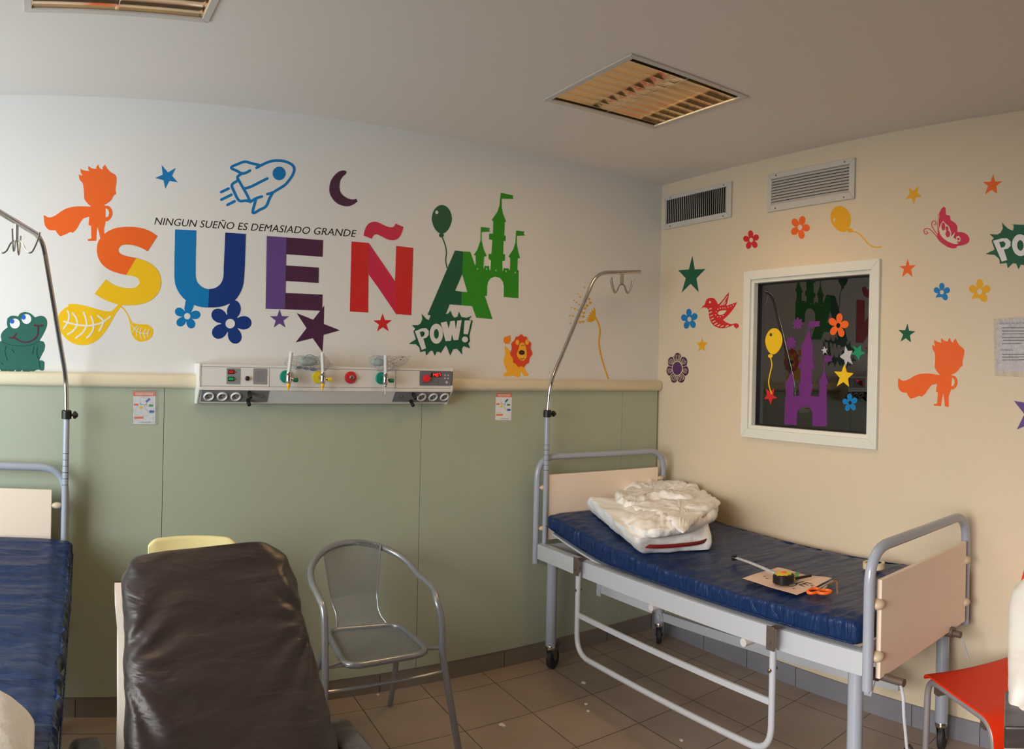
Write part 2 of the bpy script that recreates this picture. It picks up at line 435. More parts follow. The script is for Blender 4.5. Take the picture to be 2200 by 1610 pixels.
ring(MB(), (WA0+.028, WA1-.028, WB0+.028, WB1-.028), (WA0+.036, WA1-.036, WB0+.036, WB1-.036), -.05, -.026).build('gasket', BLK, wroot, smooth=False)
def glass_mat():
    m = bpy.data.materials.new('tinted_glass'); m.use_nodes = True; nt = m.node_tree; nt.nodes.clear(); N = nt.nodes.new; L = nt.links.new
    out = N('ShaderNodeOutputMaterial'); mx = N('ShaderNodeMixShader'); tr = N('ShaderNodeBsdfTransparent'); gl = N('ShaderNodeBsdfGlossy'); fz = N('ShaderNodeFresnel')
    tr.inputs[0].default_value = (.55, .57, .56, 1); gl.inputs['Roughness'].default_value = 0.0; gl.inputs['Color'].default_value = (.95, .95, .93, 1)
    fz.inputs['IOR'].default_value = 2.1
    L(fz.outputs[0], mx.inputs[0]); L(tr.outputs[0], mx.inputs[1]); L(gl.outputs[0], mx.inputs[2]); L(mx.outputs[0], out.inputs[0])
    return m
GLASS = glass_mat(); HG = -.040
MB().quadbox([(WA0+.03, WB0+.03), (WA1-.03, WB0+.03), (WA1-.03, WB1-.03), (WA0+.03, WB1-.03)], HG-.004, HG, fr).build('glass_pane', GLASS, wroot, smooth=False)
# the dim room beyond the glass
b = MB(); D2 = -2.4
for q, h0, h1 in (([(WA0-1, 0), (WA1+1, 0), (WA1+1, CEIL), (WA0-1, CEIL)], D2-.1, D2),
                  ([(WA0-1.1, 0), (WA0-1, 0), (WA0-1, CEIL), (WA0-1.1, CEIL)], D2, -.12), ([(WA1+1, 0), (WA1+1.1, 0), (WA1+1.1, CEIL), (WA1+1, CEIL)], D2, -.12),
                  ([(WA0-1, -.1), (WA1+1, -.1), (WA1+1, 0), (WA0-1, 0)], D2, -.12), ([(WA0-1, CEIL), (WA1+1, CEIL), (WA1+1, CEIL+.1), (WA0-1, CEIL+.1)], D2, -.12)):
    b.quadbox(q, h0, h1, fr)
struct(b.build('wall_beyond', mat('dim_room_paint', (150, 146, 130), .8), smooth=False))

# ---- ceiling lamps
LAMPIN = mat('lamp_reflector', (246, 232, 205), .12, 1); LOUV = mat('louvre_metal', (244, 230, 210), .10, 1); TUBEM = mat('lamp_tube', (255, 218, 158), .5, emit=60)
def ceiling_lamp(cx, cy, rz, label, tm=None, D=.052):
    t = thing('ceiling_lamp', label, 'ceiling light', (cx, cy, CEIL), rz, 'recessed louvred ceiling lamps')
    h = LS/2; i = .274
    ring(MB(), (-h, h, -h, h), (-i, i, -i, i), -.007, 0, lambda a, b_, z: Vector((a, b_, z))).build('frame', VENTM, t, local=True, smooth=False, bevel=.002)
    b = MB().box((-i, -i, .085), (i, i, .09))
    for x0, x1, y0, y1 in ((-i, -i+.002, -i, i), (i-.002, i, -i, i), (-i, i, -i, -i+.002), (-i, i, i-.002, i)): b.box((x0, y0, 0), (x1, y1, .09))
    b.build('reflector', LAMPIN, t, local=True, smooth=False)
    n = 9
    for k in range(n):
        y = -i+2*i*(k+.5)/n; rr = []
        for x in (-i+.003, i-.003):
            rr.append([Vector((x, y+s_*(.0012+.013*(q**1.8)), q*D-.002)) for s_, Q_ in ((-1, (0, .25, .5, .75, 1)), (1, (1, .75, .5, .25, 0))) for q in Q_])
        MB().loft(rr).build('louvre_blade', LOUV, t, local=True, angle=40)
    rr = []
    for y in (-i+.003, i-.003): rr.append([Vector((s_*(.0015+.012*(q**1.8)), y, q*D-.003)) for s_, Q_ in ((-1, (0, .25, .5, .75, 1)), (1, (1, .75, .5, .25, 0))) for q in Q_])
    MB().loft(rr).build('louvre_divider', LOUV, t, local=True, angle=40)
    for s_ in (-i*.5, i*.5): MB().tube([(s_, -i+.02, D+.015), (s_, i-.02, D+.015)], .008, 12).build('lamp_tube', tm or TUBEM, t, local=True)
    l = bpy.data.lights.new('lamp_light', 'AREA'); l.size = LS*.8; l.energy = LAMP_W; l.color = (1, .66, .30)
    lo = bpy.data.objects.new('lamp_light', l); COL.objects.link(lo); lo.location = (cx, cy, CEIL-.02)
    return t
ceiling_lamp(*LAMPS[0], 'square louvred ceiling lamp glowing amber, near the room corner above the window bed')
ceiling_lamp(*LAMPS[1], 'bright louvred ceiling lamp cut off by the top left edge of the photo', mat('bright_lamp_tube', (255, 222, 165), .5, emit=22), D=.026)

# ---- wall vents
def vent(q_out, q_in, vertical, n, label):
    o = [RIGHT.px(*p) for p in q_out]; i = [RIGHT.px(*p) for p in q_in]
    oa0, oa1 = (o[0][0]+o[3][0])/2, (o[1][0]+o[2][0])/2; ob0, ob1 = (o[2][1]+o[3][1])/2, (o[0][1]+o[1][1])/2
    ia0, ia1 = (i[0][0]+i[3][0])/2, (i[1][0]+i[2][0])/2; ib0, ib1 = (i[2][1]+i[3][1])/2, (i[0][1]+i[1][1])/2
    t = thing('wall_vent', label, 'vent', RIGHT.at((oa0+oa1)/2, ob0, 0), group='air vents high on the right wall')
    ring(MB(), (oa0, oa1, ob0, ob1), (ia0, ia1, ib0, ib1), 0, .012).build('frame', VENTM, t, smooth=False, bevel=.003)
    MB().quadbox([(ia0, ib0), (ia1, ib0), (ia1, ib1), (ia0, ib1)], .0003, .001, fr).build('duct', DARK, t, smooth=False)
    b = MB()
    for k in range(n):
        u = (k+.5)/n
        if vertical:
            a = lerp(ia0, ia1, u); w = (ia1-ia0)/n*.30
            b.loft([[RIGHT.at(a-w, z, .002), RIGHT.at(a+w*.3, z, .011), RIGHT.at(a+w*.9, z, .011), RIGHT.at(a-w*.4, z, .002)] for z in (ib0, ib1)])
        else:
            z = lerp(ib0, ib1, u); w = (ib1-ib0)/n*.42
            b.loft([[RIGHT.at(a, z+w, .0025), RIGHT.at(a, z-w, .011), RIGHT.at(a, z-w*1.2, .0095), RIGHT.at(a, z+w*.8, .0012)] for a in (ia0, ia1)])
    b.build('slats', VENTM, t, smooth=False)
    for a in (oa0+.06, oa1-.06):
        for z in (ob0+.013, ob1-.013):
            MB().lathe(RIGHT.at(a, z, .0115), RIGHT.n, [(.0045, 0), (.004, .002), (0, .0024)], 10).build('screw', RUST, t)
R1 = lambda *p: T(1400, 320, 4.4, p)
vent(R1((130, 465), (768, 300), (762, 645), (130, 768)), R1((147, 495), (718, 355), (713, 600), (143, 715)), True, 31, 'white air vent with upright slats, nearest the room corner')
vent(R1((1110, 245), (1932, 88), (1928, 480), (1105, 597)), R1((1145, 290), (1880, 150), (1875, 415), (1143, 530)), False, 9, 'white air vent with level slats above the dark window')

# ================================================================== DECALS, BACK WALL
Z1 = (0, 300, 4); Z2 = (450, 300, 4.7356); Z3 = (850, 380, 4.237); Z4 = (0, 600, 4.7356); Z5 = (350, 620, 5.5); Z6 = (700, 620, 4.4); Z7 = (1150, 540, 4.472)
def P(z, surf=BACK, lift=0): return Pic(surf, *z, lift=lift)
L1 = .0006
BOY = [(676,298),(700,311),(709,306),(695,285),(690,252),(722,266),(772,270),(758,258),(758,228),(790,248),(830,252),(826,236),(845,215),(852,240),(868,254),(884,258),(880,240),(902,215),(918,245),(950,280),(990,305),(1000,330),(998,380),(992,430),(998,465),(975,485),(955,520),(925,545),(895,563),(900,568),(932,572),(958,598),(966,640),(952,678),(925,702),(908,700),(900,740),(893,775),(905,868),(865,868),(850,800),(835,745),(830,800),(826,870),(756,872),(754,858),(785,850),(782,742),(760,735),(766,664),(740,670),(715,680),(690,712),(660,765),(625,802),(605,795),(570,812),(520,832),(500,815),(475,780),(420,775),(385,735),(375,650),(425,670),(480,650),(520,620),(580,590),(660,575),(785,577),(755,552),(725,510),(722,470),(718,420),(708,372),(685,345)]
BOYH = [(906,590),(925,600),(937,630),(930,660),(906,672)]
p = P(Z1); p.poly(BOY, [smooth_loop(BOYH)]); p.done('hero_boy_decal', ORANGE, 'orange caped boy silhouette standing on the letter S', 'wall decal')
def letter(label, cat='letter decal'):
    return thing('letter_decal', label, cat, (0, DB, 0))
S = letter('letter S in orange and yellow, first of the big word')
S.location = BACK.at(*BACK.px(275, 575))
P(Z1, lift=L1).poly([(880,835),(905,805),(945,780),(1000,760),(1080,751),(1160,753),(1240,768),(1300,795),(1352,830),(1268,960),(1210,930),(1140,908),(1080,903),(1040,912),(1015,940),(1022,970),(1050,990),(1100,1005),(1170,1018),(1085,1165),(1020,1150),(950,1125),(890,1085),(850,1030),(833,970),(835,910),(850,865)]).done('upper_half', ORANGE, parent=S)
P(Z1, lift=L1).poly([(1170,1018),(1240,1040),(1310,1080),(1360,1135),(1382,1200),(1378,1270),(1350,1330),(1290,1385),(1210,1415),(1120,1425),(1020,1418),(930,1390),(860,1355),(812,1325),(908,1203),(960,1240),(1030,1268),(1110,1278),(1170,1268),(1200,1235),(1190,1195),(1150,1175),(1085,1165)]).done('lower_half', YELLOW, parent=S)
lf = thing('leaf_decal', 'pair of yellow leaves with white veins hanging from the letter S', 'wall decal', BACK.at(*BACK.px(240, 690)))
P(Z4).poly([(1200,258),(1160,305),(1135,325),(1070,325),(1000,310),(900,280),(800,258),(740,252),(690,256),(700,272),(640,310),(600,360),(588,430),(600,500),(640,570),(710,635),(780,665),(850,672),(930,655),(1000,610),(1060,545),(1110,470),(1160,380),(1210,305),(1245,262)]).done('big_leaf', YELLOW, parent=lf)
P(Z4).poly([(1225,280),(1255,312),(1290,357),(1308,400),(1325,470),(1335,540),(1365,600),(1410,632),(1460,634),(1520,610),(1555,560),(1555,515),(1530,480),(1490,462),(1410,458),(1350,445),(1330,420),(1305,365),(1270,310),(1240,278)]).done('small_leaf', YELLOW, parent=lf)
p = P(Z4, lift=L1)
for v in ([(650,430),(720,450),(790,465),(880,475),(960,465),(1040,440),(1120,382)], [(690,325),(702,380),(685,445),(645,505)], [(740,345),(775,400),(785,465),(740,530),(688,562)], [(850,338),(872,400),(878,475),(840,545),(770,600)], [(925,380),(945,430),(950,500),(920,560),(885,597)], [(995,372),(1050,430),(1010,528)]): p.line(v, 17)
for v in ([(1338,465),(1370,505),(1420,545),(1515,557)], [(1350,538),(1370,500),(1400,476)], [(1392,585),(1388,530),(1410,492)], [(1438,608),(1425,550),(1438,492)], [(1480,605),(1462,550),(1485,508)], [(1508,590),(1500,550),(1518,510)]): p.line(v, 7)
p.done('leaf_veins', WHITEV, parent=lf)
U = letter('letter U, half light blue and half navy'); U.location = BACK.at(*BACK.px(450, 580))
P(Z1, lift=L1).poly([(1504,773),(1686,781),(1680,1150),(1690,1215),(1720,1255),(1760,1280),(1797,1286),(1788,1444),(1730,1440),(1668,1422),(1600,1385),(1540,1320),(1505,1240),(1498,1140)]).done('light_half', BLUE, parent=U)
P(Z1, lift=L1).poly([(1797,1286),(1850,1275),(1895,1240),(1918,1185),(1922,1100),(1936,800),(2112,812),(2098,1170),(2080,1280),(2020,1380),(1950,1420),(1880,1440),(1788,1444)]).done('dark_half', NAVY, parent=U)
p = P(Z5); p.poly(flower_pts(286, 326, 158, 80, p=.5), [ell(286, 328, 38, 38)], sm=False); p.poly(ell(313, 190, 52, 75), sm=False); p.done('flower_decal', BLUE, 'light blue flower under the left foot of the letter U', 'flower decal')
p = P(Z5); p.poly(flower_pts(794, 412, 252, 74, p=.5), [ell(794, 416, 57, 57)], sm=False); p.poly(ell(848, 240, 72, 98), sm=False); p.done('flower_decal', NAVY, 'large navy flower under the right side of the letter U', 'flower decal')
E_ = letter('letter E with violet stem and plum bars'); E_.location = BACK.at(*BACK.px(632, 588))
P((0, 0, 1), lift=L1).poly([(573.1,507.4),(615.1,510.3),(612,664.7),(570.5,663.6)], sm=False).done('stem', PURPLE, parent=E_)
P((0, 0, 1), lift=L1).poly([(615.1,510.3),(693.9,516.4),(692.8,552.1),(614.8,546.6),(614.3,570.5),(684.8,575.4),(684,608.3),(613.8,604),(613.2,629.8),(692.7,633.3),(691.8,668.2),(612,664.7)], sm=False).done('bars', PLUM, parent=E_)
P((0, 0, 1)).poly(star_pts(600.5, 686.5, 21.5, 90, .4), sm=False).done('star_decal', PURPLE, 'small violet star under the stem of the letter E', 'star decal')
P(Z5).poly([(1905,205),(1900,420),(2092,495),(1897,550),(1885,752),(1770,588),(1568,638),(1697,470),(1580,292),(1775,370)], sm=False).done('star_decal', PLUM, 'big dark plum star under the letter E', 'star decal')
N_ = letter('letter N in red and crimson with a curly crimson tilde'); N_.location = BACK.at(*BACK.px(820, 598))
P((0, 0, 1), lift=L1).poly([(755.1,519.2),(792.1,522.4),(790.5,671.8),(751.4,669.5)], sm=False).done('left_bar', RED, parent=N_)
P((0, 0, 1), lift=L1).poly([(792.1,522.4),(848.5,605.1),(850.9,675.2),(813.6,620),(792.3,590.4)], sm=False).done('diagonal', CRIM, parent=N_)
P((0, 0, 1), lift=L1).poly([(851.2,528.7),(887.5,533.1),(883.2,677.5),(850.9,675.2),(848.5,605.1)], sm=False).done('right_bar', RED, parent=N_)
P(Z2, lift=L1).poly([(1568,977),(1580,920),(1610,865),(1660,838),(1710,842),(1770,870),(1820,890),(1860,893),(1880,880),(1892,856),(1972,890),(1950,960),(1920,1005),(1870,1025),(1810,1015),(1750,985),(1700,965),(1670,975),(1650,1010)]).done('tilde', CRIM, parent=N_)
P(Z6).poly(star_pts(537, 330, 93, 91, .4), sm=False).done('star_decal', RED, 'small red star under the letter N with tilde', 'star decal')
A_ = letter('letter A, dark green on the left and grass green on the right'); A_.location = BACK.at(*BACK.px(985, 610))
P(Z3, lift=L1).poly([(540,670),(612,680),(605,885),(540,1038),(600,1046),(597,1170),(490,1162),(455,1253),(430,1310),(300,1310),(318,1262),(290,1255)], sm=False).done('left_stroke', DGREEN, parent=A_)
P(Z3, lift=L1).poly([(612,680),(678,684),(720,805),(810,1085),(880,1295),(733,1283),(695,1178),(597,1170),(600,1046),(652,1050),(605,885)], sm=False).done('right_stroke', LGREEN, parent=A_)
cas = [(718,800),(728,800),(728,718),(710,712),(745,660),(772,580),(774,458),(782,458),(858,466),(850,485),(858,500),(782,503),(782,580),(800,660),(828,722),(805,728),(798,832),(805,832),(808,812),(850,812),(852,848),(862,850),(868,765),(845,745),(845,705),(872,702),(880,575),(850,570),(850,518),(885,518),(888,402),(872,396),(925,320),(945,260),(955,150),(965,146),(1072,172),(1065,185),(1072,202),(965,200),(965,280),(975,330),(1005,410),(993,415),(988,533),(1003,540),(1000,583),(982,585),(978,702),(996,708),(993,765),(970,768),(973,855),(980,857),(982,832),(1030,836),(1033,850),(1040,850),(1043,742),(1027,725),(1070,660),(1090,600),(1096,490),(1103,490),(1175,500),(1165,515),(1175,535),(1103,538),(1103,610),(1115,680),(1132,740),(1110,745),(1108,848),(1120,855),(1117,1105),(983,1095),(985,1000),(975,955),(950,922),(905,908),(862,925),(840,960),(833,1000),(830,1085),(795,1085),(700,900)]
P(Z3).poly(cas, [ell(x, y, 6, 9, 6) for x, y in ((745,838),(826,840),(913,852),(1004,860),(1088,873))], sm=False).done('castle_decal', LGREEN, 'green toy castle silhouette with flags joined to the letter A', 'wall decal')
def balloon(surf, z, c, rx, ry, rot, knot, string, w, hole, m, name, label, lift=0):
    p = P(z, surf, lift)
    body = [(c[0]+x*(1-.16*(-0 if y < 0 else y/ry))*1, c[1]+y) for x, y in ell(0, 0, rx, ry, 36)]
    body = [(c[0]+(x-c[0])*cos(rot)-(y-c[1])*sin(rot), c[1]+(x-c[0])*sin(rot)+(y-c[1])*cos(rot)) for x, y in body]
    p.poly(body, [ell(hole[0], hole[1], hole[2], hole[3], 14)], sm=False)
    p.poly(ell(knot[0], knot[1], knot[2], knot[3], 12), sm=False); p.line(string, w)
    return p.done(name, m, label, 'balloon decal')
balloon(BACK, Z3, (420, 388), 92, 131, 0, (416, 532, 23, 20), [(422,545),(450,620),(462,690),(455,760),(467,828)], 10, (374,324,14,18), DGREEN, 'balloon_decal', 'dark green balloon above the letter A')
BURST = [(962,250),(990,252),(992,285),(985,305),(950,290),(930,270),(905,238),(912,290),(895,330),(870,348),(812,348),(845,380),(828,405),(850,480),(782,525),(850,527),(885,560),(890,602),(940,590),(948,636),(985,590),(1010,590),(1028,638),(1045,598),(1075,600),(1085,612),(1132,535),(1150,570),(1175,636),(1200,575),(1240,570),(1287,624),(1285,570),(1300,545),(1362,566),(1345,520),(1362,500),(1355,450),(1387,303),(1352,295),(1378,260),(1330,278),(1280,270),(1255,222),(1245,265),(1215,278),(1195,258),(1177,210),(1160,235),(1132,246)]
def pow_decal(surf, f, z, label):
    t = thing('pow_decal', label, 'wall decal', surf.at(*P(z, surf).conv([f(1080, 430)])[0]))
    g = lambda L: [f(*q) for q in L]
    P(z, surf, L1+.0003).poly(g(BURST), sm=False).done('burst', DGREEN, parent=t)
    p = P(z, surf, L1*2+.0008)
    p.poly(g([(840,405),(905,378),(945,375),(970,400),(970,440),(950,465),(920,475),(945,565),(905,582)]), [g([(885,413),(918,403),(935,422),(926,450),(900,462)])], sm=False)
    p.poly(g(ell(1043, 428, 62, 95, 28)), [g(ell(1043, 430, 24, 46, 20))], sm=False)
    p.poly(g([(1085,325),(1140,312),(1160,385),(1175,310),(1215,305),(1228,385),(1240,305),(1282,300),(1250,487),(1205,490),(1190,430),(1180,495),(1130,498)]), sm=False)
    p.poly(g([(1310,303),(1370,303),(1340,435),(1300,430)]), sm=False); p.poly(g(ell(1313, 483, 28, 28, 16)), sm=False)
    p.done('lettering', WHITEV, parent=t)
pow_decal(BACK, lambda x, y: (x, y), Z6, 'green POW! burst under the letter A')
p = P(Z7); p.line([(578,640),(605,690),(622,770),(612,880),(630,1000),(665,1120),(700,1222)], 14)
p.poly([(578,640),(576,560),(560,535),(560,575),(537,560),(545,590),(517,590),(532,610),(505,615),(524,632),(490,640),(517,650),(478,660),(512,668),(490,680),(540,682),(568,666)], sm=False)
for x, y, s in ((474,348,8),(409,413,7),(430,440,9),(502,424,9),(515,460,13),(528,497,15),(370,472,7),(395,492,9),(420,513,8),(478,495,13),(497,524,14),(350,544,8),(379,553,10),(410,565,6),(452,538,8),(475,551,14),(464,592,14),(437,580,10),(329,618,8),(360,622,9),(427,629,13),(460,631,13),(337,696,7),(397,688,10),(427,682,12),(457,678,14)):
    p.poly([(x, y+s), (x-s, y-s*.1), (x-s*.75, y-s*.8), (x-s*.2, y-s*.8), (x, y-s*.4), (x+s*.2, y-s*.8), (x+s*.75, y-s*.8), (x+s, y-s*.1)], sm=False)
p.done('dandelion_decal', GOLD, 'mustard dandelion blowing hearts behind the drip pole by the corner', 'wall decal')
p = P(Z2)
for v in ([(478,288),(560,245),(640,218),(720,215),(790,230),(845,262),(862,300),(850,350),(820,400),(770,460),(700,505),(640,540),(588,556)], [(510,262),(420,240),(360,226),(300,245),(220,285),(280,320),(330,345),(370,338),(412,316)], [(335,342),(285,380),(300,420),(340,490),(380,560),(412,630)], [(345,502),(420,480),(500,440),(588,396)], [(290,415),(228,462),(250,530),(300,620),(370,622),(415,632)], [(415,635),(470,600),(532,580)], [(470,612),(440,745),(510,715),(575,678),(610,600),(640,545)]): p.line(v, 27)
for v in ([(118,535),(192,500)], [(120,612),(222,562)], [(182,665),(255,628)]): p.line(v, 27)
p.poly(ell(708, 345, 66, 69), sm=False); p.done('rocket_decal', BLUE, 'blue outline rocket with three flame dashes', 'wall decal')
P(Z2).poly([(1390,345),(1350,385),(1328,430),(1325,510),(1350,560),(1400,595),(1450,610),(1495,604),(1506,630),(1470,658),(1420,678),(1370,677),(1300,650),(1250,600),(1222,540),(1222,470),(1240,410),(1280,355),(1330,320),(1370,315),(1395,325)]).done('moon_decal', PLUM, 'dark plum crescent moon', 'wall decal')
P(Z1).poly([(1388,220),(1443,283),(1510,243),(1478,312),(1527,368),(1455,355),(1420,423),(1405,350),(1332,330),(1398,302)], sm=False).done('star_decal', BLUE, 'small blue star between the orange boy and the rocket', 'star decal')
b = MB(); text_on(b, surf_px_fr(BACK, .0006), 'NINGUN SUEÑO ES DEMASIADO GRANDE', (331.5, 482.5), (766, 509.5), (.5, -15.5), .22)
tag(b.build('slogan_decal', BLACK, smooth=False), 'thin black slanted slogan NINGUN SUEÑO ES DEMASIADO GRANDE', 'wall lettering')
# frog
fg = thing('frog_decal', 'dark green smiling frog sitting on the rail at the left edge', 'wall decal', BACK.at(*BACK.px(45, 800)))
P(Z4).poly([(15,625),(8,575),(30,530),(78,490),(70,450),(75,400),(110,375),(150,373),(185,380),(205,350),(250,335),(300,345),(340,375),(355,390),(400,375),(440,378),(470,405),(480,450),(465,510),(430,580),(402,626),(440,635),(457,670),(450,720),(420,780),(397,828),(430,828),(452,845),(450,920),(430,932),(385,920),(340,938),(310,935),(280,962),(250,955),(225,925),(190,948),(165,945),(155,920),(125,955),(100,950),(75,930),(50,955),(20,945),(0,915),(-60,945),(-120,900),(-110,760),(-60,660),(0,636)]).done('frog_body', FROGM, parent=fg)
p = P(Z4, lift=L1+.0008); p.poly(ell(152,452,51,51), sm=False); p.poly(ell(270,406,49,50), sm=False); p.done('eye_whites', flat('eye_white', (232, 232, 230)), parent=fg)
p = P(Z4, lift=L1*2+.0016); p.poly(ell(122,430,22,23), sm=False); p.poly(ell(240,388,20,25), sm=False); p.done('pupils', EYEB, parent=fg)
p = P(Z4, lift=L1+.0008); p.line([(95,598),(150,600),(210,634),(280,642),(340,615),(380,570),(387,500),(382,470)], 13); p.line([(130,600),(165,555)], 14); p.line([(350,468),(390,478),(430,470)], 16); p.done('mouth', MAROON, parent=fg)
p = P(Z4, lift=L1+.0008)
for v in ([(20,640),(120,672),(240,680),(340,660),(400,628)], [(62,680),(50,740),(75,830)], [(120,715),(145,750)], [(345,685),(330,760)], [(380,690),(375,760),(395,825)], [(395,835),(405,900)], [(10,850),(30,870)]): p.line(v, 3)
p.done('body_lines', DKLINE, parent=fg)
# lion
ln = thing('lion_decal', 'small orange lion standing on the rail right of the console', 'wall decal', BACK.at(*BACK.px(1110, 808)))
P(Z6).poly([(1690,540),(1712,560),(1745,600),(1800,700),(1870,740),(1890,780),(1918,815),(1900,832),(1865,825),(1845,780),(1835,835),(1800,838),(1770,825),(1735,830),(1690,832),(1675,820),(1690,800),(1715,790),(1690,730),(1678,680),(1695,620),(1690,575)]).done('lion_body', LIONY, parent=ln)
mane = [(1845+(98+8*sin(9*t))*cos(t), 592+(150+9*sin(11*t))*sin(t)) for t in [2*pi*k/60 for k in range(60)]]
P(Z6, lift=L1+.0008).poly(mane, sm=False).done('mane', LIONR, parent=ln)
p = P(Z6, lift=L1*2+.0016); p.poly([(1830,522),(1850,512),(1870,516),(1888,560),(1896,640),(1880,672),(1858,686),(1825,668),(1800,625),(1820,570)]); p.poly(ell(1808,510,17,25,16), sm=False); p.poly(ell(1898,508,17,25,16), sm=False); p.done('lion_face', LIONY, parent=ln)
p = P(Z6, lift=L1*3+.0024); p.poly(ell(1848,606,28,23,16), sm=False); p.poly(ell(1848,538,4,5,8), sm=False); p.poly(ell(1862,538,4,5,8), sm=False); p.line([(1835,660),(1850,668),(1870,658)], 4); p.done('nose', NOSE, parent=ln)
P(Z6, lift=L1).poly([(1745,442),(1745,500),(1728,525),(1698,525),(1680,500),(1682,462),(1710,452)]).done('tail_tuft', LIONO, parent=ln)

# ================================================================== DECALS, RIGHT WALL AND WINDOW
R2 = (1850, 340, 5.367); R3 = (1400, 540, 5.367); R4 = (1580, 550, 3.834); R5 = (1860, 640, 5.367); R1z = (1400, 320, 4.4)
Q = lambda z, lift=0: Pic(RIGHT, *z, lift=lift)
Q(R3).poly([(470,52),(497,210),(622,205),(517,312),(543,472),(450,375),(347,477),(395,312),(307,220),(430,210)], sm=False).done('star_decal', DGREEN, 'large dark green star left of the window near the room corner', 'star decal')
def qflower(z, cx, cy, r, rot, sx, m, label, hole=.24, surf=RIGHT, lift=0, pp=.5):
    p = Pic(surf, *z, lift=lift); p.poly(flower_pts(cx, cy, r, rot, sx, p=pp), [ell(cx, cy, r*hole*sx, r*hole, 20)], sm=False)
    return p.done('flower_decal', m, label, 'flower decal')
qflower(R3, 436, 785, 122, 95, .80, BLUE, 'blue flower at the beak of the red hummingbird')
hb = thing('hummingbird_decal', 'red hummingbird with white dots left of the window', 'wall decal', RIGHT.at(*RIGHT.px(1545, 670)))
Q(R3).poly([(520,707),(570,660),(600,625),(612,618),(625,575),(650,545),(685,536),(720,545),(750,580),(765,615),(800,585),(860,510),(893,472),(885,540),(862,630),(920,610),(987,587),(960,640),(900,720),(850,770),(822,790),(860,820),(920,840),(960,832),(990,835),(1007,855),(1000,885),(988,878),(980,900),(972,885),(960,880),(945,850),(900,870),(850,885),(790,887),(730,865),(690,825),(665,760),(655,680),(640,655),(600,648),(560,672)]).done('bird_body', RED, parent=hb)
p = Q(R3, L1+.0008); p.poly(ell(675,588,10,13,14), sm=False)
for v in ([(668,672),(692,660)],[(670,712),(695,698)],[(680,748),(705,738)],[(688,785),(715,772)],[(708,818),(735,802)],[(730,845),(758,830)],[(765,862),(792,848)],[(802,873),(830,860)],[(860,870),(885,857)]): p.line(v, 10)
for x, y in ((768,670),(795,658),(823,655),(850,655),(885,645),(917,635),(945,622),(748,697),(743,735),(765,758),(795,757),(828,742)): p.poly(ell(x, y, 6, 7, 10), sm=False)
p.poly([(765,715),(790,690),(830,685),(870,682),(840,720),(800,735),(775,730)]); p.line([(795,628),(840,570),(880,520)], 7); p.line([(815,622),(852,570)], 7); p.line([(835,620),(858,590)], 7)
p.done('white_marks', mat('cream_vinyl', (222, 206, 180), .55), parent=hb)
CREAMV = bpy.data.materials['cream_vinyl']
Q(R3).poly([(582,1000),(600,1052),(648,1055),(608,1098),(613,1155),(578,1125),(538,1155),(553,1098),(517,1055),(565,1052)], sm=False).done('star_decal', GOLD, 'small yellow star below the red hummingbird', 'star decal')
pf = thing('flower_decal', 'purple daisy with striped petals, lowest left of the window', 'flower decal', RIGHT.at(*RIGHT.px(1456, 791)))
p = Q(R3); p.poly(ell(300,1352,108,150,40), sm=False)
pets = [(300+88*cos(radians(a)), 1352-122*sin(radians(a)), a) for a in (90, 38, -13, -62, -118, 193, 142)]
for x, y, a in pets: p.poly(ell(x, y, 42, 58, 20), sm=False)
p.done('petals', PLUM, parent=pf)
p = Q(R3, L1+.0016); p.poly(ell(300,1352,62,86,36), [ell(300,1352,54,77,36)], sm=False)
for x, y, a in pets:
    dx, dy = (x-300)/88, (y-1352)/88
    for s in (-.5, -.17, .17, .5):
        nx, ny = -dy, dx
        p.line([(300+dx*66+nx*20*s, 1352+dy*66+ny*24*s), (300+dx*88+nx*42*s, 1352+dy*88+ny*48*s), (300+dx*112+nx*34*s, 1352+dy*112+ny*40*s)], 4)
for a in (64, 12, -38, -90, 218, 167, 116):
    c, s = cos(radians(a)), -sin(radians(a)); p.line([(300+66*c, 1352+90*s), (300+112*c, 1352+152*s)], 6)
p.done('petal_stripes', CREAMV, parent=pf)
p = Q(R3, L1*2+.003); p.poly(ell(300,1352,53,76,36), sm=False); p.done('flower_centre', flat('violet_vinyl', (84, 44, 92)), parent=pf)
qflower(R1z, 942, 863, 92, 96, .84, RED, 'small red flower below the air vents')
qflower(R1z, 1402, 742, 112, 68, .84, ORANGE, 'orange flower below the air vents, left of the yellow balloon')
balloon(RIGHT, R1z, (1790, 664), 96, 126, radians(-16), (1876, 772, 24, 22), [(1893,780),(1940,790),(1990,830),(2040,890),(2090,925),(2135,932),(2165,930)], 11, (1727,672,10,18), GOLD, 'balloon_decal', 'yellow balloon with trailing string above the window')
Q(R2).poly([(548,340),(602,375),(665,323),(652,405),(703,440),(630,458),(605,537),(583,463),(508,474),(565,410)], sm=False).done('star_decal', GOLD, 'small tilted yellow star above the butterfly', 'star decal')
Q(R2).poly([(1525,185),(1545,270),(1628,267),(1560,320),(1570,412),(1505,367),(1428,418),(1465,320),(1405,276),(1493,272)], sm=False).done('star_decal', ORANGE, 'orange star highest on the right wall', 'star decal')
Q(R2).poly([(537,1160),(560,1238),(633,1232),(578,1282),(592,1368),(533,1322),(472,1372),(495,1282),(440,1247),(515,1240)], sm=False).done('star_decal', ORANGE, 'orange star right of the window top', 'star decal')
Q(R5).poly([(482,297),(500,380),(573,388),(510,432),(522,515),(463,467),(402,505),(433,425),(375,370),(455,375)], sm=False).done('star_decal', DGREEN, 'small dark green star right of the window, left of the orange boy', 'star decal')
bf = thing('butterfly_decal', 'crimson butterfly with curled antennae', 'wall decal', RIGHT.at(*RIGHT.px(2035, 490)))
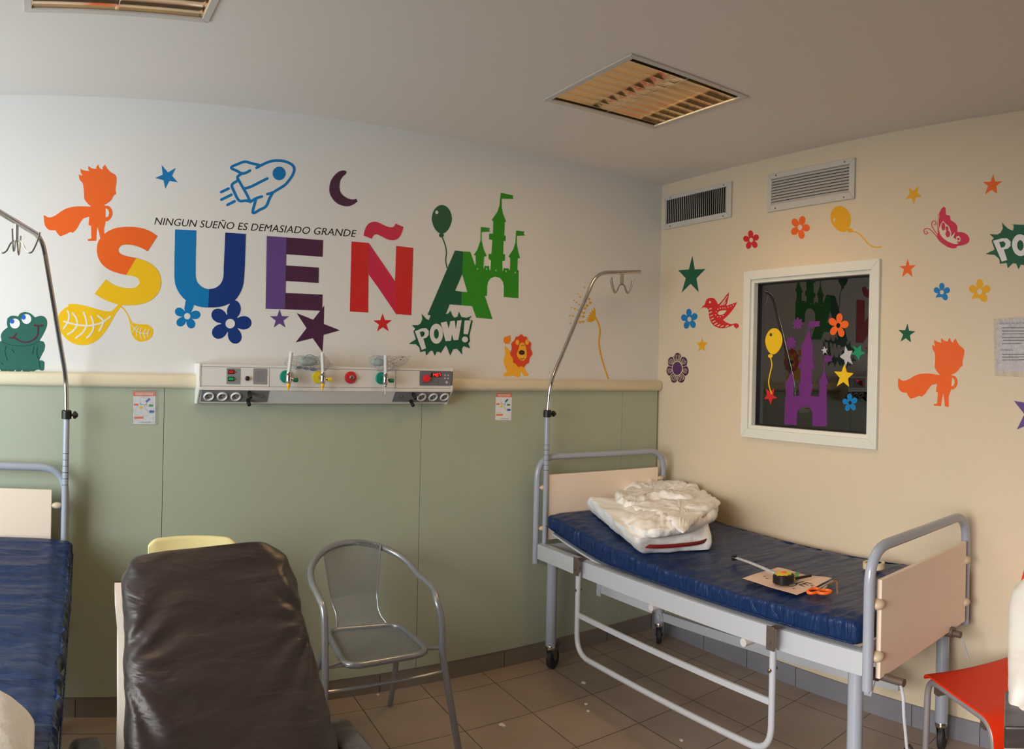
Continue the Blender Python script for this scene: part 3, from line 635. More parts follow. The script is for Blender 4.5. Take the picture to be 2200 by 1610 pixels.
p = Q(R2); p.poly([(885,700),(900,640),(930,580),(955,560),(975,575),(978,650),(1025,665),(1033,715),(1080,745),(1107,780),(1110,852),(1160,853),(1220,880),(1252,930),(1240,970),(1190,1000),(1105,1015),(1100,1035),(1060,1042),(1000,1025),(930,980),(890,940),(870,905),(885,880),(882,800)])
p.line([(885,885),(850,840),(815,775),(825,730),(858,730),(864,762),(842,766)], 9); p.line([(870,900),(800,825),(750,812),(722,840),(745,876),(770,862),(752,845)], 9)
p.done('butterfly_wings', CRIM, parent=bf)
p = Q(R2, L1+.0016); p.poly([(907,850),(920,770),(950,725),(985,762),(1018,790),(1040,850),(1046,872),(1035,908),(1090,856),(1065,925),(1130,895),(1155,930),(1140,970),(1105,993),(1040,978),(980,948),(930,900)]); p.line([(903,668),(895,760),(908,840)], 8); p.done('wing_pattern', CREAMV, parent=bf)
p = Q(R2, L1*2+.003)
for x, y, a, c in ((953,790,20,46),(995,815,15,28),(1005,875,26,38),(1092,922,9,12),(1128,935,15,14),(1125,970,14,8)): p.poly(ell(x, y, a, c, 16), sm=False)
p.done('wing_spots', CRIM, parent=bf)
qflower(R2, 932, 1546, 108, 90, .9, BLUE, 'blue flower right of the window beside the yellow flower')
qflower(R2, 1368, 1538, 142, 90, .9, GOLD, 'yellow flower right of the blue flower above the orange boy')
pow_decal(RIGHT, lambda x, y: (1435+1.55*(x-782), 1107+1.32*(y-525)+.1*(x-782)), R2, 'green POW! burst cut off by the right edge')
bm2 = lambda x, y: (768+1.155*(x-676)-.129*(y-298), 540+.13*(x-676)+1.21*(y-298))
p = Q(R5); p.poly([bm2(*q) for q in BOY], [smooth_loop([bm2(*q) for q in BOYH])]); p.done('hero_boy_decal', ORANGE, 'orange caped boy silhouette right of the window', 'wall decal')
Q((0, 0, 1)).poly(star_pts(2222, 888, 53, 150, .42, .95), sm=False).done('star_decal', PURPLE, 'purple star cut off by the right edge', 'star decal')
# on the glass
GS = Surf(RIGHT.at(0, 0, HG), RIGHT.r, RIGHT.u)
G = lambda lift=.0002: Pic(GS, *R4, lift=lift)
def gtag(name, m, label, cat, p): return p.done(name, m, label, cat)
qflower(R4, 848, 574, 102, 80, .84, ORANGE, 'orange flower stuck on the dark window', surf=GS, lift=.0002, hole=.2, pp=.6)
qflower(R4, 945, 1211, 75, 95, .84, BLUE, 'blue flower stuck low on the dark window', surf=GS, lift=.0002, hole=.22)
gtag('star_decal', YELLOW, 'yellow star stuck on the dark window', 'star decal', G().poly([(898,890),(920,960),(975,967),(928,1010),(937,1080),(890,1040),(836,1075),(860,1005),(814,952),(875,955)], sm=False))
gtag('star_decal', GSTAR, 'sea green star stuck at the right of the dark window', 'star decal', G().poly([(1035,730),(1038,785),(1072,800),(1028,822),(1018,865),(992,818),(952,812),(985,782),(965,735),(1005,762)], sm=False))
gtag('star_decal', SILV, 'larger grey star stuck on the dark window', 'star decal', G().poly([(905,740),(928,785),(965,780),(945,835),(967,895),(925,868),(908,915),(898,858),(860,830),(898,800)], sm=False))
gtag('star_decal', SILV, 'tiny grey star stuck on the dark window', 'star decal', G().poly(star_pts(735, 780, 36, 98, .4, .8), sm=False))
gtag('star_decal', RED, 'red star at the balloon string on the dark window', 'star decal', G().poly([(253,1095),(288,1122),(320,1092),(312,1150),(347,1170),(305,1180),(292,1225),(275,1180),(237,1180),(262,1145)], sm=False))
balloon(GS, R4, (318, 704), 71, 108, radians(4), (290, 825, 20, 16), [(292,838),(302,900),(285,980),(276,1040),(284,1090),(300,1135)], 9, (294,650,11,14), YELLOW, 'balloon_decal', 'yellow balloon stuck on the dark window', .0012)
HB = .0002
p = G(HB); p.poly([(403,1390),(410,1170),(418,1150),(412,1050),(440,1000),(458,955),(478,1000),(484,1060),(478,1155),(530,1155),(522,1060),(538,1040),(538,930),(518,920),(525,880),(542,880),(545,740),(575,680),(603,610),(606,540),(700,538),(692,560),(698,580),(612,592),(615,640),(640,740),(640,885),(650,895),(648,930),(634,935),(630,1050),(642,1060),(622,1155),(690,1160),(696,1060),(686,1050),(710,990),(730,950),(732,820),(805,826),(793,845),(798,868),(738,875),(736,950),(762,1040),(765,1060),(752,1060),(755,1405),(636,1402),(636,1300),(620,1255),(585,1238),(545,1245),(515,1275),(508,1310),(505,1395)], sm=False)
gtag('castle_decal', GPURPLE, 'purple toy castle silhouette stuck on the dark window', 'wall decal', p)
p = G(HB); p.poly(flower_pts(514, 560, 52, 90, .85, 8, .5, .6), sm=False); gtag('flower_decal', GPURPLE, 'upper purple blossom left of the purple castle top', 'flower decal', p)
p = G(HB); p.poly(flower_pts(460, 714, 52, 90, .85, 9, .5, .6), sm=False); gtag('flower_decal', GPURPLE, 'lower purple blossom left of the purple castle', 'flower decal', p)

# ================================================================== BED-HEAD CONSOLE
Z8 = (400, 740, 3.667)
CD = .10
CF = Surf((0, DB-CD, 0), (1, 0, 0), (0, 0, 1))
SLU = Vector((0, -.05, .063)); CSL = Surf((0, DB-.05, 1.362), (1, 0, 0), SLU); SLH = SLU.length
con = thing('bed_head_console', 'long white medical supply console on the back wall between the rails', 'wall console', (1.25, DB-.05, 1.362))
prof = [(0, 1.53), (CD, 1.53), (CD, 1.425), (.05, 1.362), (0, 1.362)]
b = MB(); b.loft([[Vector((x, DB-d, z)) for d, z in prof] for x in (CX0+.004, CX1-.004)])
b.build('body', PLASTIC, con, smooth=False, bevel=.002)
b = MB()
for x in (CX0, CX1-.006): b.loft([[Vector((xx, DB-d, z)) for d, z in [(0, 1.533), (CD+.003, 1.533), (CD+.003, 1.424), (.051, 1.359), (0, 1.359)]] for xx in (x, x+.006)])
b.build('end_caps', PLASTIC, con, smooth=False, bevel=.001)
b = MB()
for z in (1.519, 1.437): b.box((CX0+.008, DB-CD-.0006, z), (CX1-.008, DB-CD, z+.0012))
for xx in (655, 1650): 
    x = CF.px(400+xx/3.667, 800)[0]; b.box((x, DB-CD-.0006, 1.437), (x+.001, DB-CD, 1.519))
b.build('seams', SEAM, con, smooth=False)
MB().box((CX0+.004, DB-CD-.004, 1.421), (CX1-.004, DB-CD+.006, 1.433)).build('ledge', PLASTIC, con, smooth=False, bevel=.0015)
def pq(surf, pts, z=Z8): return [surf.px(z[0]+p[0]/z[2], z[1]+p[1]/z[2]) for p in pts]
def rrect(q, r, n=4):
    """rounded version of a 4-corner outline"""
    V = [Vector((p[0], p[1], 0)) for p in q]; out = []
    for i in range(4):
        a, c = (V[i-1]-V[i]).normalized()*r, (V[(i+1) % 4]-V[i]).normalized()*r
        for k in range(n+1):
            t = k/n; s, e = V[i]+a, V[i]+c
            w = s*(1-t)**2+V[i]*2*t*(1-t)+e*t*t; out.append((w.x, w.y))
    return out
def panel(surf, pts, h0, h1, name, m, parent, r=.003):
    return MB().quadbox(rrect(pq(surf, pts), r), h0, h1, surf.at).build(name, m, parent, smooth=False)
sw = panel(CF, [(318,187),(425,190),(423,315),(316,312)], 0, .002, 'switch_plate', PLASTICG, con)
for y, m, nm in ((217, RED, 'red_button'), (272, mat('green_button', (20, 168, 84), .4), 'green_button')):
    panel(CF, [(329,y-17),(377,y-16),(376,y+18),(328,y+17)], .002, .004, 'button_bezel', BLK, con, .0015)
    panel(CF, [(334,y-11),(371,y-10),(370,y+11),(333,y+10)], .003, .008, nm, m, con, .0015)
b = MB()
for x, y in ((392,218),(391,275)): 
    a = pq(CF, [(x, y)])[0]; b.lathe(CF.at(*a, .002), CF.n, [(.0018, 0), (.0018, .001), (0, .0014)], 10)
b.build('indicator_dots', BLK, con)
gr = panel(CF, [(528,190),(636,192),(634,317),(527,314)], 0, .002, 'speaker_plate', PLASTICG, con)
b = MB()
for i in range(-3, 4):
    for j in range(-3, 4):
        if i*i+j*j <= 14:
            a = pq(CF, [(581+i*11.5, 252+j*13)])[0]; b.lathe(CF.at(*a, .002), CF.n, [(.0013, 0), (.0013, .0003), (0, .0004)], 8)
b.build('speaker_holes', BLK, con)
a = pq(CF, [(481, 269)])[0]; MB().lathe(CF.at(*a), CF.n, [(.010, 0), (.010, .004), (.0075, .006), (.0075, .012), (0, .013)]).build('push_knob', mat('dark_brown_knob', (48, 30, 28), .35), con)
# clock / nurse-call panel
panel(CF, [(1840,210),(2098,213),(2094,326),(1837,325)], 0, .003, 'call_panel', mat('dark_panel', (112, 110, 116), .4), con)
a = pq(CF, [(1888, 270)])[0]; MB().lathe(CF.at(*a, .003), CF.n, [(.0185, 0), (.0185, .006), (.016, .012), (0, .014)]).build('red_call_button', mat('call_red', (226, 40, 50), .4), con)
dsp = panel(CF, [(1926,224),(2007,225),(2006,259),(1925,258)], .003, .004, 'display', BLK, con, .001)
LED = mat('led_digits', (255, 40, 50), .5, emit=1.6)
SEG = {'a': [(0,1),(1,1)], 'b': [(1,1),(1,.5)], 'c': [(1,.5),(1,0)], 'd': [(0,0),(1,0)], 'e': [(0,.5),(0,0)], 'f': [(0,1),(0,.5)], 'g': [(0,.5),(1,.5)]}
for k, d in enumerate(('bc', 'bcfg', 'abcdef', 'abc')):
    b = MB()
    for s in d:
        q = [(1934+k*18+x*10, 252-y*21) for x, y in SEG[s]]
        w = pq(CF, ribbon(q, 3.6, False)); plate(b, CF, [w], .004, .0046)
    b.build('clock_digit', LED, con, smooth=False)
b = MB()
for x, y, r in ((2037,244,.004),(2062,245,.004),(2036,268,.004),(2061,269,.004),(2050,300,.0065)):
    a = pq(CF, [(x, y)])[0]; b.lathe(CF.at(*a, .003), CF.n, [(r, 0), (r, .0015), (0, .002)], 16)
b.build('keypad', mat('key_grey', (196, 190, 196), .4), con)
b = MB()
for y in (285, 298, 311):
    a = pq(CF, [(1981, y)])[0]; b.lathe(CF.at(*a, .003), CF.n, [(.0016, 0), (.0016, .0008), (0, .001)], 8)
b.build('led_dots', BLK, con)
# slanted socket plates
panel(CSL, [(122,358),(652,364),(634,455),(112,450)], 0, .002, 'socket_plate', mat('slate_plate', (122, 122, 126), .4), con)
panel(CSL, [(1652,362),(2092,372),(2062,455),(1620,452)], 0, .002, 'socket_plate', bpy.data.materials['slate_plate'], con)
for x, y in ((177,406),(283,407),(390,408),(1853,413),(1943,413),(2032,412)):
    a = pq(CSL, [(x, y)])[0]; o_ = CSL.at(a[0], a[1], .002)
    so = MB().lathe(o_, CSL.n, [(.0235, 0), (.0235, .004), (.021, .007), (.0185, .007), (.0165, .001), (.001, .001)], 28).build('socket', PLASTIC, con)
    b = MB().lathe(o_+CSL.n*.0012, CSL.n, [(.016, 0), (.001, .0002)], 20); b.build('socket_well', PLASTICG, so)
    b = MB()
    for sx, su, r in ((-.0065, .004, .0024), (.0065, .004, .0024), (-.002, -.007, .003)): b.lathe(o_+CSL.n*.0015+CSL.r*sx+CSL.u*su, CSL.n, [(r, 0), (r, .0008), (0, .001)], 8)
    b.build('contact_holes', BLK, so)
for x, y in ((494,382),(484,440),(1785,392),(1767,448)):
    a = pq(CSL, [(x, y-6)])[0]; o_ = CSL.at(a[0], a[1], .002)
    MB().lathe(o_, CSL.n, [(.0075, 0), (.0075, .004), (.0085, .006), (.0085, .034), (.007, .037), (0, .037)], 18).build('cable_plug', BLK, con)
for x, y in ((594,410),(1685,411)):
    a = pq(CSL, [(x, y)])[0]; MB().lathe(CSL.at(a[0], a[1], .002), CSL.n, [(.009, 0), (.009, .003), (.005, .005), (.005, .001), (0, .001)], 18).build('jack', STEEL, con)
GD = mat('outlet_green', (0, 132, 112), .4); YD = mat('outlet_yellow', (226, 200, 30), .4); RD = mat('outlet_red', (202, 44, 50), .4)
for x, y, m in ((783,255,GD),(1038,260,YD),(1293,262,RD),(1534,267,GD)):
    a = pq(CF, [(x, y)])[0]
    MB().lathe(CF.at(*a), CF.n, [(.0275, 0), (.0275, .006), (.025, .009), (.010, .010), (0, .010)], 32).build('gas_outlet', m, con)
    if m is RD: MB().lathe(CF.at(*a, .010), CF.n, [(.010, 0), (.010, .006), (.007, .008), (.007, .018), (.004, .019), (0, .012)], 20).build('outlet_nozzle', STEEL, con)
# ---- flowmeters plugged into the console
FD = .145; FS = Surf((0, DB-FD, 0), (1, 0, 0), (0, 0, 1))
CLEARP = mat('clear_plastic', (236, 236, 236), .15, alpha=.35); SCALEM = mat('white_scale', (224, 222, 220), .4)
NOZY = mat('nozzle_yellow', (240, 180, 30), .4)
def flowmeter(bx, by, top, kx, ky, km, nm, label, noz):
    (x0, zb), (x1, zt), (xk, zk), (xn, zn) = pq(FS, [(bx, by), top, (kx, ky), (bx-6, noz)])
    t = thing('flowmeter', label, 'flowmeter', (x0, DB-FD, zb-.03), group='flowmeters plugged into the console')
    y = DB-FD
    MB().lathe((x0, y, zb-.028), (0, 0, 1), [(.006, 0), (.011, .004), (.013, .012), (.013, .040), (.0105, .046), (.0105, .052), (0, .053)], 20).build('valve_body', CHROME, t)
    MB().cyl((x0, y, zb), (x0, DB-CD-.008, zb), .009).build('connector', CHROME, t)
    MB().cyl((x0, y, zb+.022), (x1, y, zt), .0095).build('flow_tube', CLEARP, t)
    MB().cyl((x0, y, zb+.024), (x1, y, zt-.004), .0055).build('scale_column', SCALEM, t)
    b = MB(); n = 10
    for k in range(n):
        u = (k+1)/(n+1); p_ = Vector((x0, y, zb+.024)).lerp(Vector((x1, y, zt)), u); b.box((p_.x+.0005, y-.0105, p_.z-.0008), (p_.x+.006, y-.0095, p_.z+.0008))
    b.build('tick_marks', BLK, t, smooth=False)
    MB().cyl((x0, y, zb), (xk-.006, y, zk), .005).build('valve_stem', CHROME if nm else km, t)
    pr = [(.0085, 0), (.0095, .003), (.0095, .018), (.008, .020), (0, .020)]
    MB().lathe((xk-.010, y, zk), (1, 0, 0), pr, 8).build('valve_knob', km, t, angle=25)
    if nm: MB().lathe((x0, y, zb-.026), (xn-x0, 0, zn-zb+.026), [(.008, 0), (.009, .003), (.0075, .012), (.0055, .014), (.0025, abs(zn-zb+.026)), (0, abs(zn-zb+.026))], 14).build('hose_nozzle', nm, t)
    else: MB().lathe((x0, y, zb-.026), (0, 0, -1), [(.007, 0), (.0065, .008), (.003, .012), (.0022, .045), (0, .045)], 14).build('hose_nozzle', STEEL, t)
flowmeter(808, 262, (828, 58), 862, 282, mat('knob_green', (0, 104, 74), .4), NOZY, 'flowmeter with green knob and yellow nozzle, left of the yellow one', 367)
flowmeter(1077, 264, (1073, 62), 1130, 278, YD, NOZY, 'flowmeter with yellow knob between the two green ones', 370)
flowmeter(1571, 270, (1571, 84), 1618, 287, bpy.data.materials['knob_green'], None, 'flowmeter with green knob and steel spout beside the clock panel', 372)
# ---- bagged oxygen masks resting on the console
def film_mat():
    m = bpy.data.materials.new('plastic_film'); m.use_nodes = True; nt = m.node_tree; nt.nodes.clear(); N = nt.nodes.new; L = nt.links.new
    out = N('ShaderNodeOutputMaterial'); mx = N('ShaderNodeMixShader'); tr = N('ShaderNodeBsdfTransparent'); gl = N('ShaderNodeBsdfPrincipled')
    gl.inputs['Base Color'].default_value = srgb((205, 205, 210)); gl.inputs['Roughness'].default_value = .18
    lw = N('ShaderNodeLayerWeight'); lw.inputs[0].default_value = .35
    mr = N('ShaderNodeMapRange'); mr.inputs[3].default_value = .10; mr.inputs[4].default_value = .6
    tc = N('ShaderNodeTexCoord'); no = N('ShaderNodeTexNoise'); no.inputs['Scale'].default_value = 38; no.inputs['Detail'].default_value = 4; no.inputs['Distortion'].default_value = 1.5
    bp = N('ShaderNodeBump'); bp.inputs['Strength'].default_value = 1; bp.inputs['Distance'].default_value = .02
    L(tc.outputs['Object'], no.inputs['Vector']); L(no.outputs['Fac'], bp.inputs['Height']); L(bp.outputs[0], gl.inputs['Normal']); L(bp.outputs[0], lw.inputs['Normal'])
    L(lw.outputs['Facing'], mr.inputs[0]); L(mr.outputs[0], mx.inputs[0]); L(tr.outputs[0], mx.inputs[1]); L(gl.outputs[0], mx.inputs[2]); L(mx.outputs[0], out.inputs[0])
    return m
FILM = film_mat(); MASKG = mat('mask_pale_green', (168, 190, 186), .3, alpha=.8); TUBEC = mat('tube_blue_green', (96, 150, 160), .3)
def mask_bag(pts, mask_px, mr, label, prints, seed):
    S_ = Surf((0, DB-.075, 0), (1, 0, 0), (0, 0, 1)); q = pq(S_, pts)
    cx = sum(p[0] for p in q)/len(q); z0 = 1.5325
    t = thing('bagged_mask', label, 'oxygen mask', (cx, DB-.06, z0), group='bagged masks on the console')
    n = 48; rings = []
    cz = (min(p[1] for p in q)+max(p[1] for p in q))/2
    lp = smooth_loop(q, 80, 8); m = len(lp)
    for k in range(9):
        u = k/8; w = sin(pi*u)**.55 if 0 < u < 1 else .02
        rings.append([Vector((cx+(a-cx)*w, DB-.135+.09*u, cz+(c-cz)*w))+Vector((noise.noise(Vector((a*30, u*3, c*30+seed)))*.006,)*3) for a, c in lp])
    for r in rings:
        for v in r: v.z = max(v.z, z0) if v.y > DB-.101 else max(v.z, z0-.03)
    MB().loft(rings).build('bag', FILM, t, angle=25)
    (mx_, mz) = pq(S_, [mask_px])[0]; mz = max(mz, z0+mr*.55)
    b = MB().sphere((0, 0, 0), mr, 20, (1.25, .75, .62)); b.warp(lambda v: v*(1+.12*noise.noise(v*40+Vector((seed, 0, 0))))+Vector((mx_, DB-.075, mz)))
    b.build('mask', MASKG, t)
    b = MB().tube(catmull([(mx_-mr, DB-.08, mz), (mx_-mr*.2, DB-.1, mz+mr*.8), (mx_+mr, DB-.1, mz+mr*.4), (mx_+mr*1.3, DB-.09, mz-mr*.3), (mx_+mr*.2, DB-.11, mz-mr*.3)], 8), .0018, 8)
    b.build('elastic_band', TUBEC, t)
    b = MB()
    for x, y, w in prints:
        a = pq(Surf((0, DB-.139, 0), (1, 0, 0), (0, 0, 1)), ell(x, y, w, w*.45, 14)); plate(b, Surf((0, DB-.139, 0), (1, 0, 0), (0, 0, 1)), [a], 0, .0003)
    b.build('bag_print', mat('print_slate', (96, 110, 130), .5), t, smooth=False)
mask_bag([(765,140),(800,100),(900,92),(1010,95),(1090,100),(1150,160),(1120,200),(1000,212),(880,200),(800,190)], (960,140), .035, 'clear bag with oxygen mask between the first two flowmeters', [(893,182,24),(945,190,24),(1000,198,28)], 1)
mask_bag([(1425,110),(1470,90),(1560,85),(1650,90),(1760,92),(1720,150),(1640,190),(1540,215),(1470,205)], (1510,140), .030, 'clear bag with oxygen mask behind the flowmeter nearest the clock', [(1640,120,7),(1690,120,10),(1705,102,9)], 5)

# ---- leaflets on the sage panel
PAPER = mat('paper_white', (232, 232, 236), .4); LO = flat('leaflet_orange', (240, 128, 92)); LB = flat('leaflet_blue', (60, 110, 190)); LG = flat('leaflet_green', (70, 160, 90)); LY = flat('leaflet_yellow', (236, 214, 60)); INK = flat('ink_grey', (120, 120, 130))
PS = Surf((0, DB-.018, 0), (1, 0, 0), (0, 0, 1))
def leaflet(x0, y0, w, h, label, sleeve):
    f = lambda u, v: (x0+w*u-(2 if not sleeve else 0)*v, y0+h*v)
    t = thing('leaflet', label, 'leaflet', PS.at(*PS.px(*f(.5, 1)), 0))
    def pl(pts, m, nm, h1): b = MB(); plate(b, PS, [[PS.px(*f(*p)) for p in pts]], 0, h1); return b.build(nm, m, t, smooth=False)
    pl([(0,0),(1,0),(1,1),(0,1)], PAPER, 'sheet', .0008)
    pl([(0,.0),(1,.0),(1,.15),(0,.15)], LO, 'heading_band', .0012)
    pl([(.04,.77),(.46,.77),(.46,.84),(.04,.84)], LO, 'orange_box', .0012)
    pl([(.03,.375),(.2,.375),(.26,.405),(.2,.44),(.03,.44)], LO, 'orange_arrow', .0012)
    pl([(.55,.30),(.72,.2),(.78,.25),(.62,.35)], LB, 'blue_tag', .0012)
    pl([(.25,.46),(.46,.46),(.42,.53),(.3,.54)], LY, 'yellow_tag', .0012)
    pl([(.7,.40),(.86,.40),(.92,.435),(.86,.47),(.7,.47)], LG, 'green_arrow', .0012)
    pl([(.72,.58),(.9,.58),(.97,.62),(.9,.66),(.72,.66)], LB, 'blue_arrow', .0012)
    b = MB()
    for v in (.045, .09): plate(b, PS, [[PS.px(*f(*p)) for p in [(.1,v),(.9,v),(.9,v+.022),(.1,v+.022)]]], .0012, .0015)
    b.build('heading_text_lines', WHITEV, t, smooth=False)
    b = MB()
    for u0, v, u1 in ((.35,.93,.9),(.25,.955,.8),(.05,.72,.3)): plate(b, PS, [[PS.px(*f(*p)) for p in [(u0,v),(u1,v),(u1,v+.008),(u0,v+.008)]]], .0008, .0011)
    for a in ([(.3,.25),(.32,.38),(.38,.44)], [(.32,.38),(.5,.42),(.62,.38)], [(.5,.42),(.55,.52),(.68,.64)], [(.6,.3),(.58,.42),(.66,.46)]):
        plate(b, PS, [[PS.px(*f(*p)) for p in ribbon(a, .012, False)]], .0008, .0011)
    b.build('line_drawing', INK, t, smooth=False)
    if sleeve:
        b = MB(); plate(b, PS, [[PS.px(*f(*p)) for p in [(-.05,-.04),(1.12,-.04),(1.12,1.02),(-.05,1.02)]]], .0016, .0019); b.build('plastic_sleeve', FILM, t, smooth=False)
leaflet(286, 841, 48, 70.5, 'orange-headed leaflet in a clear sleeve left of the console', True)
leaflet(1066, 845, 34, 58, 'orange-headed leaflet under the rail right of the console', False)
# ---- notice in a plastic pocket on the right wall
nt_ = thing('pocket_notice', 'printed notice in a crinkled clear pocket cut off by the right edge', 'notice', RIGHT.at(*RIGHT.px(2190, 806)))
def rpl(pts, m, nm, h0, h1): b = MB(); plate(b, RIGHT, [[RIGHT.px(*p) for p in pts]], h0, h1); return b.build(nm, m, nt_, smooth=False)
rpl([(2142,688),(2262,680),(2262,802),(2142,797)], mat('notice_paper', (206, 200, 204), .45), 'sheet', 0, .0008)
rpl([(2135,685),(2270,676),(2270,814),(2137,808)], FILM, 'plastic_pocket', .0015, .0018)
b = MB(); text_on(b, surf_px_fr(RIGHT, .0010), 'SEÑORES PADRES POR LA', (2147, 697.5), (2216, 696), (0, -4)); text_on(b, surf_px_fr(RIGHT, .0010), 'TAMBIEN', (2148, 754.5), (2176, 754.5), (0, -4))
for y, x0, x1 in ((704,2153,2225),(711,2153,2220),(717,2153,2225),(725,2153,2215),(731,2155,2225),(738,2153,2195),(761,2153,2225),(767,2153,2220),(773,2153,2215)):
    plate(b, RIGHT, [[RIGHT.px(*p) for p in [(x0,y),(x1,y-.4),(x1,y+1.1),(x0,y+1.5)]]], .0008, .0011)
b.build('printed_text', BLACK, nt_, smooth=False)

# ================================================================== BEDS
BO = Vector((2.37, 3.25, 0)); BR = radians(-5.16); BL = 2.0; BW = .84
def bed_pt(o, rz, x, y, z=0): return Vector((o[0]+x*cos(rz)-y*sin(rz), o[1]+x*sin(rz)+y*cos(rz), z))
STRETCH = [1.0]
def mt(mb, name, m, t, **k):
    if STRETCH[0] != 1: mb.warp(lambda v: Vector((v.x, v.y*STRETCH[0], v.z)))
    return mb.build(name, m, t, local=True, **k)
def bed(o, rz, label, pole_side):
    t = thing('hospital_bed', label, 'hospital bed', o, rz, 'grey metal hospital beds')
    # head frame
    mt(MB().tube(fillet([(0,0,.54),(0,0,1.085),(BW,0,1.085),(BW,0,.54)], .11, 9), .0165, 14), 'head_rail', BEDG, t)
    mt(MB().box((.055,-.024,.66), (BW-.055,-.008,.995)), 'head_board', LAMIN, t, smooth=False, bevel=.002)
    for x in (.032, BW-.032):
        for z in (.93, .72): mt(MB().sphere((x, -.016, z), .017, 14, (1.5, .9, .8)), 'board_clip', CREAMK, t)
    # foot frame, a little narrower
    f0, f1 = Vector((.02,-2.01,0)), Vector((.80,-1.95,0))
    d = f1-f0
    F_ = lambda u, z, off=0: f0+d*u+Vector((d.y, -d.x, 0)).normalized()*off+Vector((0, 0, z))
    mt(MB().tube(fillet([F_(0,.53),F_(0,.982),F_(1,.982),F_(1,.53)], .12, 9), .0185, 16), 'foot_rail', BEDG, t)
    b = MB(); b.quadbox([(.055,.555),(.945,.555),(.945,.878),(.055,.878)], -.008, .010, lambda u, z, h: F_(u, z, h+.012)); mt(b, 'foot_board', LAMIN, t, smooth=False, bevel=.002)
    for u in (.045, .955):
        for z in (.80, .63): mt(MB().sphere(F_(u, z, .014), .021, 16, (1.3, 1.1, .85)), 'board_clip', CREAMK, t)
    # long side rails (angle bars)
    for s in (0, 1):
        xa, xb = (.0, .024) if s == 0 else (BW-.03, .80)
        b = MB(); w = .014
        b.loft([[Vector((x-w/2, y, .57)), Vector((x+w/2, y, .57)), Vector((x+w/2, y, .645)), Vector((x-w/2, y, .645))] for x, y in ((xa, -.03), (xb, -1.99+.05*s))])
        b.loft([[Vector((x+k*.0, y, .645)), Vector((x+k*.03, y, .645)), Vector((x+k*.03, y, .649)), Vector((x-k*.006, y, .649))] for x, y, k in ((xa, -.03, 1-2*s), (xb, -1.99+.05*s, 1-2*s))])
        mt(b, 'side_rail', BEDG2, t, smooth=False, bevel=.0015)
    mt(MB().box((.01,-.05,.575), (BW-.01,-.032,.64)), 'cross_rail', BEDG2, t, smooth=False, bevel=.0015)
    mt(MB().box((.03,-1.96,.575), (.80,-1.94,.64)), 'cross_rail', BEDG2, t, smooth=False, bevel=.0015)
    # legs and castors
    for x, y, a in ((.07,-.055,.5), (.775,-.075,.9), (.075,-1.925,-.4), (.765,-1.87,.3)):
        lg = mt(MB().cyl((x,y,.125), (x,y,.60), .027, seg=24), 'leg', BEDG, t)
        mt(MB().lathe((x,y,.112), (0,0,1), [(.012,-.02), (.026,-.004), (.027,.006), (.024,.013)], 20), 'leg_collar', CHROME, lg)
        cs = cos(a), sin(a); ax = Vector((-cs[1], cs[0], 0)); fw = Vector((cs[0], cs[1], 0))
        c = Vector((x, y, .05))+fw*.025
        b = MB().lathe(c-ax*.014, ax, [(.012,0),(.044,0),(.050,.005),(.050,.023),(.044,.028),(.012,.028)], 26)
        wh = mt(b, 'castor_wheel', RUBBER, t)
        b = MB()
        for s in (-1, 1):
            b.loft([[c+ax*s*.017+fw*q+Vector((0,0,zz)) for q, zz in ((-.012,-.006),(.012,-.006),(.004,.058),(-.040,.058))], [c+ax*s*.020+fw*q+Vector((0,0,zz)) for q, zz in ((-.012,-.006),(.012,-.006),(.004,.058),(-.040,.058))]])
        b.lathe(Vector((x,y,.104)), (0,0,1), [(.022,0),(.022,.006)], 16)
        b.cyl(c-ax*.022, c+ax*.022, .006); b.cyl(Vector((x,y,.10)), Vector((x,y,.12)), .009)
        b.loft([[c+fw*q+ax*s+Vector((0,0,zz)) for q, zz in ((.02,.05),(.06,.062),(.06,.067),(.02,.06))] for s in (-.012,.012)])
        mt(b, 'castor_fork', RUST, t, smooth=False)
    # fold-down guard rail on the near side (and the far side)
    for s, x in ((0, -.024),):
        nm = 'guard_rail'
        g = mt(MB().tube(fillet([(x,-.433,.60),(x,-.433,.217),(x,-1.64,.222),(x,-1.64,.595)], .10, 9), .0125, 12), nm, BEDG2, t)
        mt(MB().box((x-.005,-1.63,.39), (x+.005,-.443,.412)), 'middle_bar', BEDG2, g, smooth=False)
        for y in (-.433, -1.64):
            b = MB().box((x-.018,y-.018,.585), (x-.013,y+.018,.668)); b.box((x-.013,y-.018,.655), (x+.030,y+.018,.660)); b.box((x-.020,y-.030,.60), (x-.016,y-.022,.665)); b.cyl((x-.024,y,.615), (x+.010,y,.615), .006)
            mt(b, 'guard_bracket', RUST, g, smooth=False, bevel=.001)
            b = MB().cyl((x-.022,y,.515), (x+.022,y,.515), .0045, seg=8); b.cyl((x-.019,y,.515), (x-.014,y,.515), .008, seg=6); mt(b, 'bolt', CHROME, g)
    # mattress deck, raised a little at the head, and lifting gear under it
    def zb(y): return .643+max(0, (.62+y))**1.35*.17 if y > -.62 else .643
    b = MB(); rows = [-.10-.09*k for k in range(21)]
    b.loft([[Vector((.035,y,zb(y)-.010)), Vector((BW-.04,y,zb(y)-.010)), Vector((BW-.04,y,zb(y)-.001)), Vector((.035,y,zb(y)-.001))] for y in rows])
    mt(b, 'mattress_deck', BEDG2, t, smooth=True)
